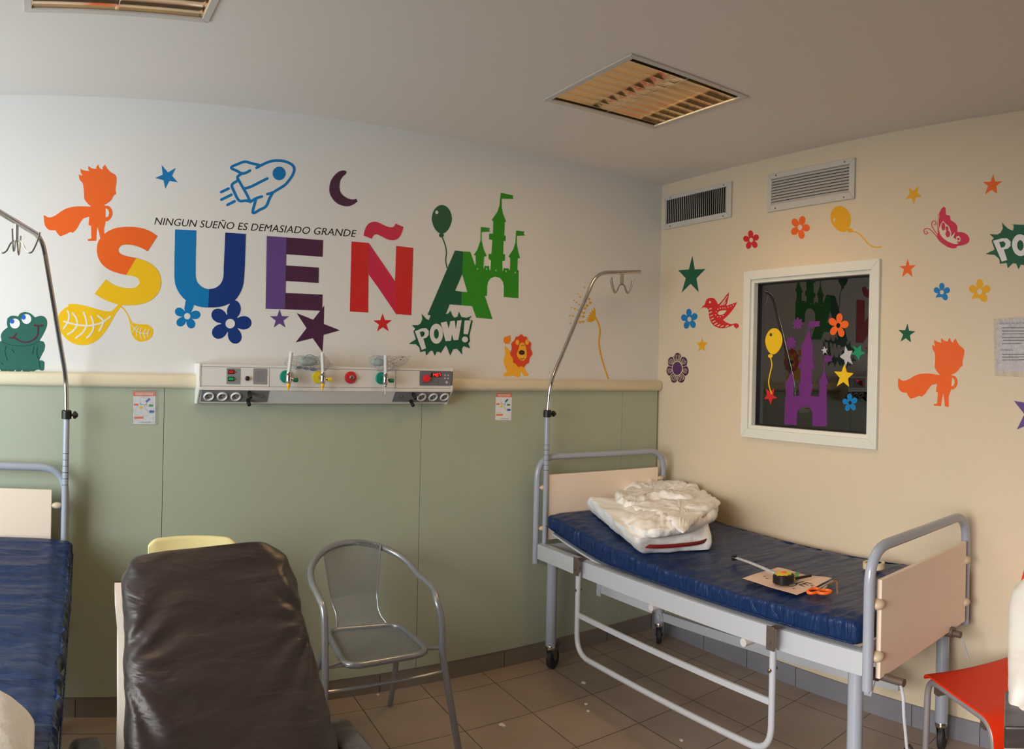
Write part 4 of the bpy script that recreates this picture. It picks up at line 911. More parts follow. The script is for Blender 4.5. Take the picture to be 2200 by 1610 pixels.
    for x in (.2, .62):
        b = MB()
        b.loft([[Vector((x+h,-.29,.435)), Vector((x+h,-.29,.485)), Vector((x+h,-.74,.50)), Vector((x+h,-.70,.44))] for h in (0,.006)])
        b.loft([[Vector((x+h,-.275,.42)), Vector((x+h,-.305,.42)), Vector((x+h,-.305,.60)), Vector((x+h,-.275,.60))] for h in (-.006,0)])
        b.cyl((x-.012,-.29,.445), (x+.012,-.29,.445), .010)
        mt(b, 'lifting_arm', BEDG2, t, smooth=False, bevel=.001)
    b = MB()
    for x in (.60,):
        b.loft([[Vector((x+h,-.30,.225)), Vector((x+h,-.30,.27)), Vector((x+h,-1.76,.322)), Vector((x+h,-1.76,.277))] for h in (0,.02)])
    mt(b, 'lower_frame', BEDG2, t, smooth=False, bevel=.001)
    for y in (-.30, -1.62):
        for x in (.60,):
            b = MB(); sgn = .08 if y > -1 else -.08
            b.loft([[Vector((x+h,y-.018,.23)), Vector((x+h,y+.018,.23)), Vector((x+h,y+.018+sgn,.60)), Vector((x+h,y-.018+sgn,.60))] for h in (-.012,-.004)])
            b.cyl((x-.022,y,.25), (x-.01,y,.25), .013); mt(b, 'link_arm', BEDG2, t, smooth=False)
    b = MB()
    for y in (-.72, -1.30): b.cyl((.18,y,.475), (.66,y,.475), .017, seg=18)
    mt(b, 'roller_bar', PLASTIC, t)
    # cranks at the foot
    for x, hand in ((.10, 1), (.62, 0)):
        e_ = -2.10 if hand else -2.03
        b = MB().cyl((x,-1.90,.552), (x,e_,.548), .013, seg=14); b.cyl((x,-1.96,.552), (x,-2.0,.552), .021, seg=14)
        c = mt(b, 'crank_shaft', RUST, t)
        if hand:
            mt(MB().tube(fillet([(x,-2.085,.545),(x-.028,-2.115,.52),(x-.030,-2.12,.46),(x-.004,-2.12,.33)], .02), .0055, 10), 'crank_arm', BEDG2, c)
            mt(MB().tube([(x+.008,-2.128,.345),(x-.0,-2.115,.333),(x-.10,-2.11,.262)], [.013,.0125,.011], 14), 'crank_handle', BLK, c)
        else:
            mt(MB().tube(fillet([(x,-2.02,.548),(x+.02,-2.03,.52),(x+.07,-2.03,.43)], .02), .004, 10), 'crank_arm', BEDG2, c)
    return t
bed(BO, BR, 'grey metal hospital bed along the right wall, under the window', 0)
B1R = radians(-3.0); B1O = Vector((.087-BW*cos(B1R), 3.262-BW*sin(B1R)-.0, 0))
STRETCH[0] = 1.13
bed(B1O, B1R, 'grey metal hospital bed at the left edge, head against the sage panel', 1)
STRETCH[0] = 1.0

# ---- mattresses
def vinyl(name, c1, rough):
    m = mat(name, c1, rough, spec=.32, coat=.05); nt = m.node_tree; b = nt.nodes['Principled BSDF']; N = nt.nodes.new; L = nt.links.new
    tc = N('ShaderNodeTexCoord'); mp = N('ShaderNodeMapping'); mp.inputs['Scale'].default_value = (6, 26, 8); mp.inputs['Rotation'].default_value = (0, 0, .25)
    n = N('ShaderNodeTexNoise'); n.inputs['Scale'].default_value = 1.0; n.inputs['Detail'].default_value = 5; n.inputs['Distortion'].default_value = .9
    L(tc.outputs['Object'], mp.inputs[0]); L(mp.outputs[0], n.inputs['Vector'])
    bp = N('ShaderNodeBump'); bp.inputs['Strength'].default_value = .9; bp.inputs['Distance'].default_value = .02
    L(n.outputs['Fac'], bp.inputs['Height']); L(bp.outputs[0], b.inputs['Normal']); return m
BLUEV = vinyl('blue_vinyl_cover', (22, 46, 88), .36)
def mattress(o, rz, label, x0=.022, x1=.835, L=1.98, seed=0, amp=1):
    t = thing('mattress', label, 'mattress', bed_pt(o, rz, .42, -1.0, .643), rz)
    nx, ny = 110, 220; rings = []
    def ztop(y):
        pts = [(-.06,.808),(-.3,.785),(-.6,.756),(-1.0,.738),(-1.35,.731),(-1.7,.736),(-2.0,.748)]
        for a, c in zip(pts, pts[1:]):
            if c[0] <= y <= a[0]: u = (a[0]-y)/(a[0]-c[0]); return lerp(a[1], c[1], u*u*(3-2*u)*.5+u*.5)
        return pts[0][1] if y > pts[0][0] else pts[-1][1]
    def zbot(y): return .645+max(0, (.62+y))**1.35*.17 if y > -.62 else .645
    for j in range(ny+1):
        v = j/ny; y = -.055-(L-.075)*v; ed = min(v, 1-v)*L
        k = min(1, ed/.035); shr = 1-(1-sqrt(max(0, 1-(1-k)**2)))
        zt, zb_ = ztop(y), zbot(y)+.001; h = (zt-zb_)/2; zc = (zt+zb_)/2; ring_ = []
        for i in range(nx):
            a = 2*pi*i/nx+pi/nx; c, s = cos(a), sin(a)
            e = .16 ; 
            px_ = (abs(c)**e)*(1 if c > 0 else -1); pz = (abs(s)**.42)*(1 if s > 0 else -1)
            hw = (x1-x0)/2; x = (x0+x1)/2+px_*(hw-.018*(1-shr)); z = zc+pz*h*(.55+.45*shr)
            p = Vector((x, y, z))
            side = abs(px_) > .97
            w = 0
            if side: w = (noise.noise(Vector((seed, y*16, z*5)))*.5-abs(noise.noise(Vector((seed+3, y*30+z*7, z*8))))*.8+noise.noise(Vector((seed+5, y*55, z*14)))*.3)*.015*amp*(1 if s > -.5 else .4); x += w*(1 if c > 0 else -1)
            elif s > 0:
                q1 = noise.noise(Vector((x*2.4+y*1.4+seed, y*9-x*3, seed))); q2 = noise.noise(Vector((x*5+seed, y*24-x*9, 2)))
                q3 = abs(noise.noise(Vector((x*3-y*2+seed, y*14+x*6, 5))))
                q4 = abs(noise.noise(Vector((x*7+y*3, y*5+seed, 8)))); z += ((q1*.006+q2*.0045-q3*.010-q4*.004)*amp)*min(1, ed/.08)
                z += -.004*max(0, 1-abs(abs(px_)-.9)/.08)
            ring_.append(Vector((x-.42, y+1.0, z-.643)))
        rings.append(ring_)
    b = MB().loft(rings); mt(b, 'mattress_cover', BLUEV, t, angle=60)
    b = MB().tube([(x0-.42-.003, -.07+1.0-(L-.10)*k/40, .022+zbot(-.07-(L-.10)*k/40)-.643+.004*noise.noise(Vector((k*.6, seed, 0)))) for k in range(41)], .0028, 8)
    b.tube([(x1-.42+.003, -.07+1.0-(L-.10)*k/40, .022+zbot(-.07-(L-.10)*k/40)-.643) for k in range(41)], .0028, 8)
    mt(b, 'seam_piping', BLUEV, t)
    return t
mattress(BO, BR, 'dark blue vinyl mattress on the bed under the window', seed=1)
mattress(B1O, B1R, 'blue wrinkled vinyl mattress on the bed at the left edge', x1=.875, L=2.22, seed=9, amp=1.5)
# ---- drip poles
def drip_pole(base, bend1, bend2, end, hook_u, label):
    base, bend1, bend2, end = map(Vector, (base, bend1, bend2, end))
    t = thing('drip_pole', label, 'drip stand', base, 0, 'drip poles on the bed heads')
    zc = 1.32
    lo_ = MB().cyl(base, (base.x, base.y, zc), .0135, seg=18).build('lower_tube', BEDG, t)
    b = MB(); 
    for k in range(6): z = zc-.17-.026*k; b.lathe((base.x, base.y, z), (0,0,1), [(.0138,0),(.0139,.002)], 18)
    b.build('height_marks', SEAM, lo_ if 0 else t)
    MB().tube(fillet([(base.x, base.y, zc-.03), bend1, bend2, end], .07, 8), .0105, 14).build('chrome_tube', CHROME, t)
    b = MB().lathe((base.x, base.y, zc-.028), (0,0,1), [(.015,0),(.021,.002),(.021,.034),(.016,.038),(.011,.038)], 20)
    b.lathe((base.x+.018, base.y-.004, zc-.010), (1,-.2,0), [(.006,0),(.006,.008),(.017,.012),(.017,.018),(.006,.030)], 7)
    b.build('clamp_knob', BLK, t, angle=25)
    h = bend2.lerp(end, hook_u); dd = (end-bend2).normalized(); side = Vector((-dd.y, dd.x, 0)).normalized()
    b = MB(); w = .011
    b.loft([[h+dd*a+side*c+Vector((0,0,zz)) for a, c in ((-w,-.002),(w,-.002),(w,.002),(-w,.002))] for zz in (-.006,-.070)])
    hk = b.build('hook_bracket', STEEL, t, smooth=False)
    zb_ = h+Vector((0,0,-.066))
    for a in (0, pi/2):
        ax = dd*cos(a+.3)+side*sin(a+.3); ax.z = 0; ax.normalize()
        b = MB().tube(catmull([zb_+ax*q+Vector((0,0,zz)) for q, zz in ((-.085,.03),(-.072,-.012),(-.055,-.042),(-.036,-.036),(-.02,-.008),(0,.002),(.02,-.008),(.036,-.036),(.055,-.042),(.072,-.012),(.085,.03))], 5), .0032, 8)
        b.build('bag_hook', STEEL, t)
    return t
drip_pole((.085, 3.222, .585), (.081, 3.222, 1.458), (-.028, 3.005, 2.005), (-.215, 2.61, 2.055), .48, 'chrome drip pole leaning left over the frog at the left edge')
drip_pole((2.405, 3.222, .585), (2.414, 3.215, 1.47), (2.665, 3.165, 2.055), (2.935, 3.115, 2.083), .58, 'chrome drip pole leaning right at the head of the window bed')

# ================================================================== THINGS ON THE WINDOW BED
def bp(x, y, z): return bed_pt(BO, BR, x, y, z)
CLOTH = mat('white_cotton', (240, 238, 236), .75, bump=.9, bscale=16); CLOTH2 = mat('white_cotton_bright', (240, 239, 238), .7, bump=.5, bscale=22)
ZIP = mat('red_zip', (128, 26, 30), .5)
def bend_noise(p, k, s): return noise.noise(p*k+Vector((s, s*1.7, 0)))
# folded padded cover
SB = [(.42, .02), (-.045, -.66), (.27, -.93), (.78, -.30)]      # footprint, filled in below
def mz(y): 
    pts = [(-.06,.808),(-.3,.785),(-.6,.756),(-1.0,.738),(-1.35,.731),(-1.7,.736),(-2.0,.748)]
    for a, c in zip(pts, pts[1:]):
        if c[0] <= y <= a[0]: return lerp(a[1], c[1], (a[0]-y)/(a[0]-c[0]))
    return .748
def px_on(z, pts):
    out = []
    for x, y in pts:
        d = ray(x, y); t = (z-HF)/d.z; out.append(C0+d*t)
    return out
def px_mat(pts, dz):
    out = []
    for x, y in pts:
        z = .77
        for _ in range(8):
            p = px_on(z+dz, [(x, y)])[0]; d = p-BO; ly = -d.x*sin(BR)+d.y*cos(BR); z = mz(max(-2, min(-.06, ly)))+.002
        out.append(p)
    return out
foot = px_mat( [(1268, 1098), (1379, 1190), (1526, 1181), (1500, 1120)], 0)
top_ = px_mat( [(1264, 1068), (1368, 1157), (1522, 1130), (1500, 1075)], .092)
def slab(name, corners_lo, corners_hi, m, parent, wob=.012, n=26, seed=0, layers=10, puff=.012):
    b = MB(); rings = []
    for j in range(layers+1):
        v = j/layers; C_ = [corners_lo[i].lerp(corners_hi[i], v) for i in range(4)]
        ce = sum(C_, Vector())/4; r = []
        bulge = 1+.05*sin(pi*v)
        q = []
        for i in range(4):
            a, c = C_[i], C_[(i+1) % 4]
            for k in range(n): q.append(a.lerp(c, k/n))
        ln = len(q)
        for i, p in enumerate(q):
            p = (q[i-1]+p*2+q[(i+1) % ln])/4
            p = ce+Vector(((p-ce).x*bulge, (p-ce).y*bulge, (p-ce).z))
            w = bend_noise(Vector((p.x, p.y, p.z*2.2)), 11, seed)*wob+bend_noise(p, 26, seed+4)*wob*.5
            r.append(p+(p-ce).normalized()*w+Vector((0, 0, (bend_noise(Vector((p.x, p.y, 0)), 9, seed+2)*wob*.8+ (p.z-corners_lo[0].z)*0)*v)))
        rings.append(r)
    # close over the top with a puffed surface
    base = rings[-1]; ce = sum(base, Vector())/len(base)
    for s in (.93, .82, .68, .52, .36, .2, .05):
        rings.append([ce+(p-ce)*s+Vector((0, 0, puff*(1-s)**.6+bend_noise(Vector(((ce+(p-ce)*s).x, (ce+(p-ce)*s).y, 0)), 13, seed+7)*wob)) for p in base])
    b.loft(rings); return b.build(name, m, parent, angle=70)
zf = foot[0].z
st = thing('folded_mattress_cover', 'folded white padded cover with a dark red zip on the blue mattress', 'folded cover', sum(foot, Vector())/4)
slab('padded_body', foot, top_, CLOTH2, st, .009, seed=3, puff=.01)
fz = [foot[1].lerp(foot[2], k/24)*.62+top_[1].lerp(top_[2], k/24)*.38 for k in range(25)]
ce_ = (sum(foot, Vector())+sum(top_, Vector()))/8
b = MB(); r_ = []
zips = px_mat([(1361, 1160+3), (1372, 1170), (1400, 1175), (1450, 1173), (1500, 1167), (1526, 1158)], .035)
for p in catmull([q + (C0-q).normalized()*o_ for q, o_ in zip(zips, (.070, .055, .036, .024, .020, .020))], 6):
    r_.append(p)
out_d = ((C0-ce_).normalized())
b.loft([[p+out_d*.002+Vector((0,0,.0085)), p+out_d*.006+Vector((0,0,.002)), p+out_d*.006-Vector((0,0,.002)), p+out_d*.002-Vector((0,0,.0085)), p-out_d*.012-Vector((0,0,.008)), p-out_d*.012+Vector((0,0,.008))] for p in r_])
b.build('zip', ZIP, st)
# crumpled sheet on top of it
cr = thing('crumpled_sheet', 'crumpled white sheet heaped on top of the folded padded cover', 'sheet', sum(top_, Vector())/4)
zt = max(p.z for p in top_[1:3])+.004
def fold_lump(pts, z0, z1, seed, wob=.016, puff=.02):
    lo_ = px_on(z0, pts); ce = sum(lo_, Vector())/len(lo_)
    q = catmull(lo_, 16, closed=True); rings = []
    prof_ = [(0, .96), (.12, 1.0), (.3, 1.03), (.5, 1.03), (.7, 1.0), (.85, .95), (.95, .89), (1, .82), (1.01, .74), (1.02, .65), (1.03, .56), (1.04, .47), (1.05, .38), (1.05, .29), (1.05, .2), (1.05, .11), (1.05, .03)]
    sd = Vector((seed*1.3, seed*.7, seed))
    def crease(a, k):                       # sharp folds: distance from the zero set of a noise field
        return 1-min(1, abs(noise.noise(a*k+sd))*3.2)
    for v, s in prof_:
        r = []
        for p in q:
            p2 = ce+(p-ce)*s; p2.z = lerp(z0, z1, min(v, 1))
            a = Vector((p2.x, p2.y, p2.z*1.6)); w = Vector((noise.noise(a*6+sd), noise.noise(a*6-sd), 0))*.05
            a2 = a+w; g = noise.noise(a*6+sd)
            f = crease(Vector((a2.x*.5+a2.y*.9, a2.y*.5-a2.x*.3, a2.z)), 11)**1.5; h = crease(Vector((a2.x, a2.y*.35, a2.z)), 19)**1.5
            r.append(p2+(p-ce).normalized()*(g*wob+f*wob*.5-h*wob*.35)+Vector((0, 0, (f*wob*.75+h*wob*.55+g*wob*.9)*min(1, v*1.3))))
        rings.append(r)
    return rings
b = MB().loft(fold_lump([(1322,1090),(1345,1135),(1395,1158),(1450,1152),(1500,1140),(1532,1118),(1522,1085),(1440,1068),(1370,1070)], zt-.010, zt+.032, 2, .020))
b.loft(fold_lump([(1322,1085),(1350,1063),(1400,1055),(1470,1062),(1500,1068),(1480,1090),(1400,1092),(1350,1102)], zt+.012, zt+.062, 8, .024))
b.build('sheet_folds', CLOTH, cr, angle=80)
b = MB().loft(fold_lump([(1375,1090),(1360,1098),(1395,1105),(1435,1122),(1466,1148),(1487,1130),(1515,1108),(1540,1093),(1543,1080),(1500,1068),(1450,1072)], zt+.030, zt+.050, 17, .011))
b.build('sheet_corner', CLOTH2, cr, angle=80)
# ---- drawing sheet, tape measure, marker, scissors, knife blade, tape roll
MZ = .7385
BS = Surf((0, 0, MZ), (cos(BR), sin(BR), 0), (-sin(BR), cos(BR), 0))
pp = [BS.px(*q) for q in ((1595,1247),(1671,1223),(1788,1249),(1712,1283))]
t = thing('printed_sheet', 'cream paper sheet with black print under the tape measure on the blue mattress', 'paper', BS.at(sum(p[0] for p in pp)/4, sum(p[1] for p in pp)/4, .002))
def sheet_fr(u, v, h=0):
    a = (pp[0][0]*(1-u)+pp[1][0]*u, pp[0][1]*(1-u)+pp[1][1]*u); c = (pp[3][0]*(1-u)+pp[2][0]*u, pp[3][1]*(1-u)+pp[2][1]*u)
    w = .003+.004*sin(v*7+1)*(.4+.6*u)+.002*sin(u*5+v*3)
    return BS.at(lerp(a[0], c[0], v), lerp(a[1], c[1], v), w+h+.002)
b = MB(); N = 16
vs = [sheet_fr(i/N, j/N, h) for h in (0, .0006) for j in range(N+1) for i in range(N+1)]; k = (N+1)**2; fs = []
for j in range(N):
    for i in range(N):
        a = j*(N+1)+i; fs += [(a+k, a+1+k, a+N+2+k, a+N+1+k), (a+N+1, a+N+2, a+1, a)]
for i in range(N):
    fs += [(i, i+1, i+1+k, i+k), (N*(N+1)+i+1, N*(N+1)+i, N*(N+1)+i+k, N*(N+1)+i+1+k), ((i+1)*(N+1), i*(N+1), i*(N+1)+k, (i+1)*(N+1)+k), (i*(N+1)+N, (i+1)*(N+1)+N, (i+1)*(N+1)+N+k, i*(N+1)+N+k)]
b.add(vs, fs); b.build('paper', mat('cream_paper', (226, 196, 176), .6), t)
b = MB()
def sheet2(x, y): return sheet_fr(x, y, .0012)
text_on(b, sheet2, 'O', (.36, .59), (.22, .67), (.16, .09)); text_on(b, sheet2, 'IE', (.46, .66), (.40, .87), (.20, .03))
for u, v, r in ((.30,.72,.03),(.22,.80,.03),(.52,.93,.035),(.45,.98,.02),(.72,.30,.03),(.35,.18,.03),(.30,.26,.03)):
    for k in range(5):
        a = 2*pi*k/5; plate_pts = ribbon([(u, v), (u+r*cos(a)*1.3, v+r*sin(a))], .008, False)
        n0 = len(b.v); b.add([sheet_fr(x, y, .001) for x, y in plate_pts], [tuple(range(len(plate_pts)))])
b.build('black_print', BLACK, t, smooth=False)
# tape measure: case on the sheet, blade running out to the left
(cx, cy) = BS.px(1683, 1259)
TMZ = MZ+.010
t = thing('tape_measure', 'black and yellow tape measure with its blade pulled out on the blue mattress', 'tape measure', BS.at(cx, cy, TMZ-MZ))
def case(r, z0, z1, name, m, ex=1):
    b = MB(); ring_ = []
    pts = [(r*1.12*(abs(cos(a))**.7)*(1 if cos(a) > 0 else -1)*(1.0), r*.95*(abs(sin(a))**.7)*(1 if sin(a) > 0 else -1)) for a in [2*pi*k/32 for k in range(32)]]
    for s, z in ((.86, z0), (1, z0+.004), (1, z1-.004), (.86, z1)): ring_.append([BS.at(cx+x*s, cy+y*s, TMZ-MZ+z) for x, y in pts])
    b.loft(ring_); return b.build(name, m, t, angle=50)
case(.036, 0, .036, 'case', BLK)
TY = mat('tool_yellow', (222, 196, 40), .4)
b = MB(); plate(b, BS, [[(cx+.031*(1+.08*cos(10*a))*cos(a)*1.1, cy+.028*(1+.08*cos(10*a))*sin(a)) for a in [2*pi*k/60 for k in range(60)]]], TMZ-MZ+.034, TMZ-MZ+.038); b.build('yellow_cover', TY, t, smooth=False)
MB().lathe(BS.at(cx+.004, cy+.004, TMZ-MZ+.038), BS.n, [(.010,0),(.010,.003),(0,.004)], 16).build('orange_button', ORANGE, t)
b = MB()
for zz in (.008, .024): b.lathe(BS.at(cx+.036, cy-.012, TMZ-MZ+zz), BS.r, [(.007,0),(.007,.012),(0,.014)], 12)
b.build('yellow_rivets', mat('bright_yellow', (236, 226, 30), .4), t)
tip = BS.px(1578, 1208); dirv = Vector((tip[0]-cx, tip[1]-cy)); Ln = dirv.length; dv = dirv.normalized(); nv = Vector((-dv.y, dv.x))
b = MB(); rr = []
for k in range(25):
    s = .028+(Ln-.028)*k/24; h = TMZ-MZ+.016+.005*sin(pi*k/24)-.010*k/24
    tw = .0115
    rr.append([BS.at(cx+dv.x*s+nv.x*o, cy+dv.y*s+nv.y*o, h+zz) for o, zz in ((-tw,.004),(-tw*.5,.001),(0,0),(tw*.5,.001),(tw,.004),(tw,.0046),(tw*.5,.0016),(0,.0006),(-tw*.5,.0016),(-tw,.0046))])
b.loft(rr); bl = b.build('blade', mat('blade_white', (214, 218, 226), .3), t)
b = MB()
for k in range(2, 50):
    s = .03+(Ln-.03)*k/50; h = TMZ-MZ+.016+.005*sin(pi*k/50)-.010*k/50+.0035; L_ = .009 if k % 5 == 0 else .005
    b.loft([[BS.at(cx+dv.x*(s+e_)+nv.x*o, cy+dv.y*(s+e_)+nv.y*o, h+abs(o)*.3) for e_ in (0, .0009)]+[BS.at(cx+dv.x*(s+e_)+nv.x*o, cy+dv.y*(s+e_)+nv.y*o, h-.0012+abs(o)*.3) for e_ in (.0009, 0)] for o in (-.0108, -.0108+L_)])
b.build('blade_marks', INK, bl if 0 else t, smooth=False)
b = MB(); e0 = BS.at(tip[0], tip[1], TMZ-MZ+.016)
b.quadbox([(tip[0]-nv.x*.011, tip[1]-nv.y*.011), (tip[0]+nv.x*.011, tip[1]+nv.y*.011), (tip[0]+nv.x*.011+dv.x*.006, tip[1]+nv.y*.011+dv.y*.006), (tip[0]-nv.x*.011+dv.x*.006, tip[1]-nv.y*.011+dv.y*.006)], TMZ-MZ-.004, TMZ-MZ+.018, BS.at); b.build('end_hook', BLK, t, smooth=False)
# green plastic squeegee and black marker behind the case
q = [BS.px(*p) for p in ((1694,1243),(1717,1240),(1714,1249),(1698,1256))]
o = MB().quadbox(q, .014, .019, BS.at).build('plastic_squeegee', mat('green_plastic', (60, 160, 90), .35), smooth=False); tag(o, 'small green plastic squeegee beside the tape measure', 'squeegee')
a, c = BS.px(1702, 1255), BS.px(1742, 1247)
o = MB().tube([BS.at(*a, .018), BS.at(*c, .018)], .0055, 12).build('marker_pen', BLK); tag(o, 'black marker pen lying on the paper sheet', 'pen')
# scissors with orange handles
sc0 = BS.px(1770, 1262); t = thing('scissors', 'scissors with orange handles on the blue mattress', 'scissors', BS.at(*sc0, .004))
OR_H = mat('handle_orange', (250, 104, 22), .35)
for cxp, cyp, rx, ry, rot in ((1748,1276,.034,.019,.25), (1771,1278,.026,.021,-.3)):
    c_ = BS.px(cxp, cyp); path = [BS.at(c_[0]+rx*cos(a)*cos(rot)-ry*sin(a)*sin(rot), c_[1]+rx*cos(a)*sin(rot)+ry*sin(a)*cos(rot), .010) for a in [2*pi*k/20 for k in range(21)]]
    MB().tube(path, .0055, 10).build('handle', OR_H, t)
for p0, p1 in (((1760,1270),(1798,1248)), ((1768,1272),(1795,1249))):
    a, c = BS.px(*p0), BS.px(*p1); d_ = (Vector(c)-Vector(a)).normalized(); n_ = Vector((-d_.y, d_.x))*.006
    MB().quadbox([(a[0]-n_.x, a[1]-n_.y), (c[0], c[1]), (a[0]+n_.x, a[1]+n_.y)], .009, .011, BS.at).build('blade', STEEL, t, smooth=False)
# brass-coloured bent hook tool
a, c = BS.px(1785, 1268), BS.px(1798, 1249)
t_ = MB().tube(fillet([BS.at(*BS.px(1799,1279), .004), BS.at(*BS.px(1797,1266), .026), BS.at(*BS.px(1795,1266), .030), BS.at(*BS.px(1776,1270), .022)], .006), .0038, 10).build('bent_tool', mat('tan_metal', (170, 130, 100), .35, .6)); tag(t_, 'small bent metal tool standing beside the orange-handled scissors', 'tool')
# masking tape roll
tr_ = BS.px(1877, 1224); t = thing('masking_tape', 'cream roll of masking tape by the foot rail of the window bed', 'tape roll', BS.at(*tr_, .006))
MB().lathe(BS.at(*tr_, .006), BS.n, [(.033,0),(.046,0),(.046,.024),(.033,.024),(.033,0)], 36).build('tape', mat('tape_cream', (222, 200, 160), .5), t)
MB().lathe(BS.at(*tr_, .007), BS.n, [(.030,0),(.0335,0),(.0335,.022),(.030,.022),(.030,0)], 36).build('core', NAVY, t)

# ================================================================== PILLOW ON THE LEFT BED
pil = MB().sphere((0,0,0), 1, 48); 
def pf_(v):
    x, y, z = v; s = lambda q, e: abs(q)**e*(1 if q > 0 else -1)
    x, y = s(x, .45), s(y, .45)
    w = 1-.75*max(abs(x), abs(y))**4
    p = Vector((-.27+.26*x+.008*noise.noise(Vector((y*3, x, 1))), 1.47+.19*y, .815+.075*z*w+.012*noise.noise(Vector((x*3, y*3, z)))))
    return p
pil.warp(pf_); o = pil.build('pillow', CLOTH2, angle=80); tag(o, 'white pillow at the bottom left corner of the photo, on the blue mattress', 'pillow')

# ================================================================== SEATS
def px_floor(x, y, z=0): return px_on(z, [(x, y)])[0]
# ---- silver mesh armchair
ALU = mat('silver_lacquer', (150, 152, 158), .3, .55, var=.04, vscale=30)
t = thing('mesh_armchair', 'silver metal armchair with mesh seat and back, against the sage panel', 'chair', (1.28, 2.8, 0))
def at_y(x, y, yy):
    d = ray(x, y); p = C0+d*(yy/d.y); return tuple(p)
hoop = [(.985,2.585,.012),(1.0,2.62,.43),(1.003,2.64,.56),at_y(695,1312,2.66),at_y(684,1282,2.71),at_y(670,1252,2.80),at_y(669,1222,2.90),at_y(686,1193,2.99),at_y(718,1173,3.05),at_y(760,1166,3.08),at_y(805,1172,3.07),at_y(848,1189,3.02),at_y(878,1211,2.95),at_y(897,1234,2.87),at_y(916,1250,2.79),at_y(932,1268,2.71),at_y(939,1295,2.66),(1.483,2.64,.56),(1.485,2.63,.43),(1.56,2.60,.012)]
hp = [Vector(hoop[0])]+catmull(hoop[1:-1], 6)+[Vector(hoop[-1])]
MB().tube(hp, .0135, 14).build('arm_hoop', ALU, t)
for x, y in ((.985,2.585),(1.56,2.60)): MB().cyl((x,y,0), (x,y,.02), .0155).build('foot_cap', BLK, t)
SEATP = [(1.07,2.60,.452),(1.42,2.615,.452),(1.455,2.95,.452),(1.14,2.985,.452)]
def closed_fillet(P_, r, n=7):
    P_ = [Vector(p) for p in P_]; out = []
    for i in range(len(P_)):
        a, b_ = P_[i-1]-P_[i], P_[(i+1) % len(P_)]-P_[i]; s, e_ = P_[i]+a.normalized()*r, P_[i]+b_.normalized()*r
        for k in range(n+1): u = k/n; out.append(s*(1-u)**2+P_[i]*2*u*(1-u)+e_*u*u)
    return out
sl = closed_fillet(SEATP, .07)
MB().tube(sl+[sl[0]], .0125, 12, caps=False).build('seat_rim', ALU, t)
for a, c in (((1.002,2.625,.452),(1.07,2.65,.452)), ((1.486,2.64,.452),(1.43,2.66,.452))): MB().cyl(a, c, .007).build('seat_joint', ALU, t)
MB().tube([(.996,2.615,.365),(1.10,2.62,.362),(1.40,2.625,.362),(1.490,2.628,.365)], [.0065,.0065,.0065,.0065], 10).build('stretcher', ALU, t)
for top, bot in (((1.14,2.95,.44),(1.075,3.17,.0)), ((1.445,2.93,.44),(1.535,3.19,.0))):
    MB().tube([top, Vector(top).lerp(Vector(bot), .5)+Vector((0,-.01,0)), bot], .0125, 12).build('rear_leg', ALU, t)
MB().cyl((1.115,3.03,.28), (1.475,3.02,.28), .006).build('rear_stretcher', ALU, t)
def mesh_sheet(fn, nu, nv, w=.0011):
    """expanded-metal diamonds laid on fn(u,v), u,v in 0..1"""
    b = MB(); 
    for i in range(nu):
        for j in range(nv):
            if (i+j) % 2: continue
            for (a, c), (a2, c2) in (((i, j), (i+1, j+1)), ((i+1, j+1), (i+2, j)) , ) if 1 else ():
                if a2 > nu: continue
                p, q = fn(a/nu, c/nv), fn(a2/nu, c2/nv); d = (q-p).normalized(); n = fn.normal; s = d.cross(n).normalized()*w; h = n*w*.7
                b.add([p-s-h, p+s-h, p+s+h, p-s+h, q-s-h, q+s-h, q+s+h, q-s+h], [(0,1,5,4),(1,2,6,5),(2,3,7,6),(3,0,4,7)])
    return b
MESHM = mat('silver_mesh', (150, 152, 150), .4, .5)
def seat_fn(u, v):
    P_ = [Vector(p) for p in SEATP]; a = P_[0].lerp(P_[1], u); c = P_[3].lerp(P_[2], u); p = a.lerp(c, v); p.z = .450-.010*sin(pi*u)*sin(pi*v); return p
seat_fn.normal = Vector((0, 0, 1))
mesh_sheet(seat_fn, 66, 84).build('mesh_seat', MESHM, t, smooth=False)
def back_fn(u, v):
    v_ = v; w = lerp(.085, .133, v_**.8)+(.03*max(0, 1-v_/.12) if v_ < .12 else 0)
    x = lerp(1.295, 1.268, v_)+(u-.5)*2*w; y = 2.975+.075*min(1, v_*3)**.7+.02*v_-.03*(2*u-1)**2*v_
    z = .452+(.325+.012*(1-(2*u-1)**2))*v_
    return Vector((x, y, z))
back_fn.normal = Vector((0, -1, .1)).normalized()
mesh_sheet(back_fn, 50, 84).build('mesh_back', MESHM, t, smooth=False)
b = MB()
for u in (0, 1): b.tube([back_fn(u, k/12) for k in range(13)], .003, 8)
b.tube([back_fn(k/12, 1) for k in range(13)], .003, 8)
b.build('back_edging', ALU, t)

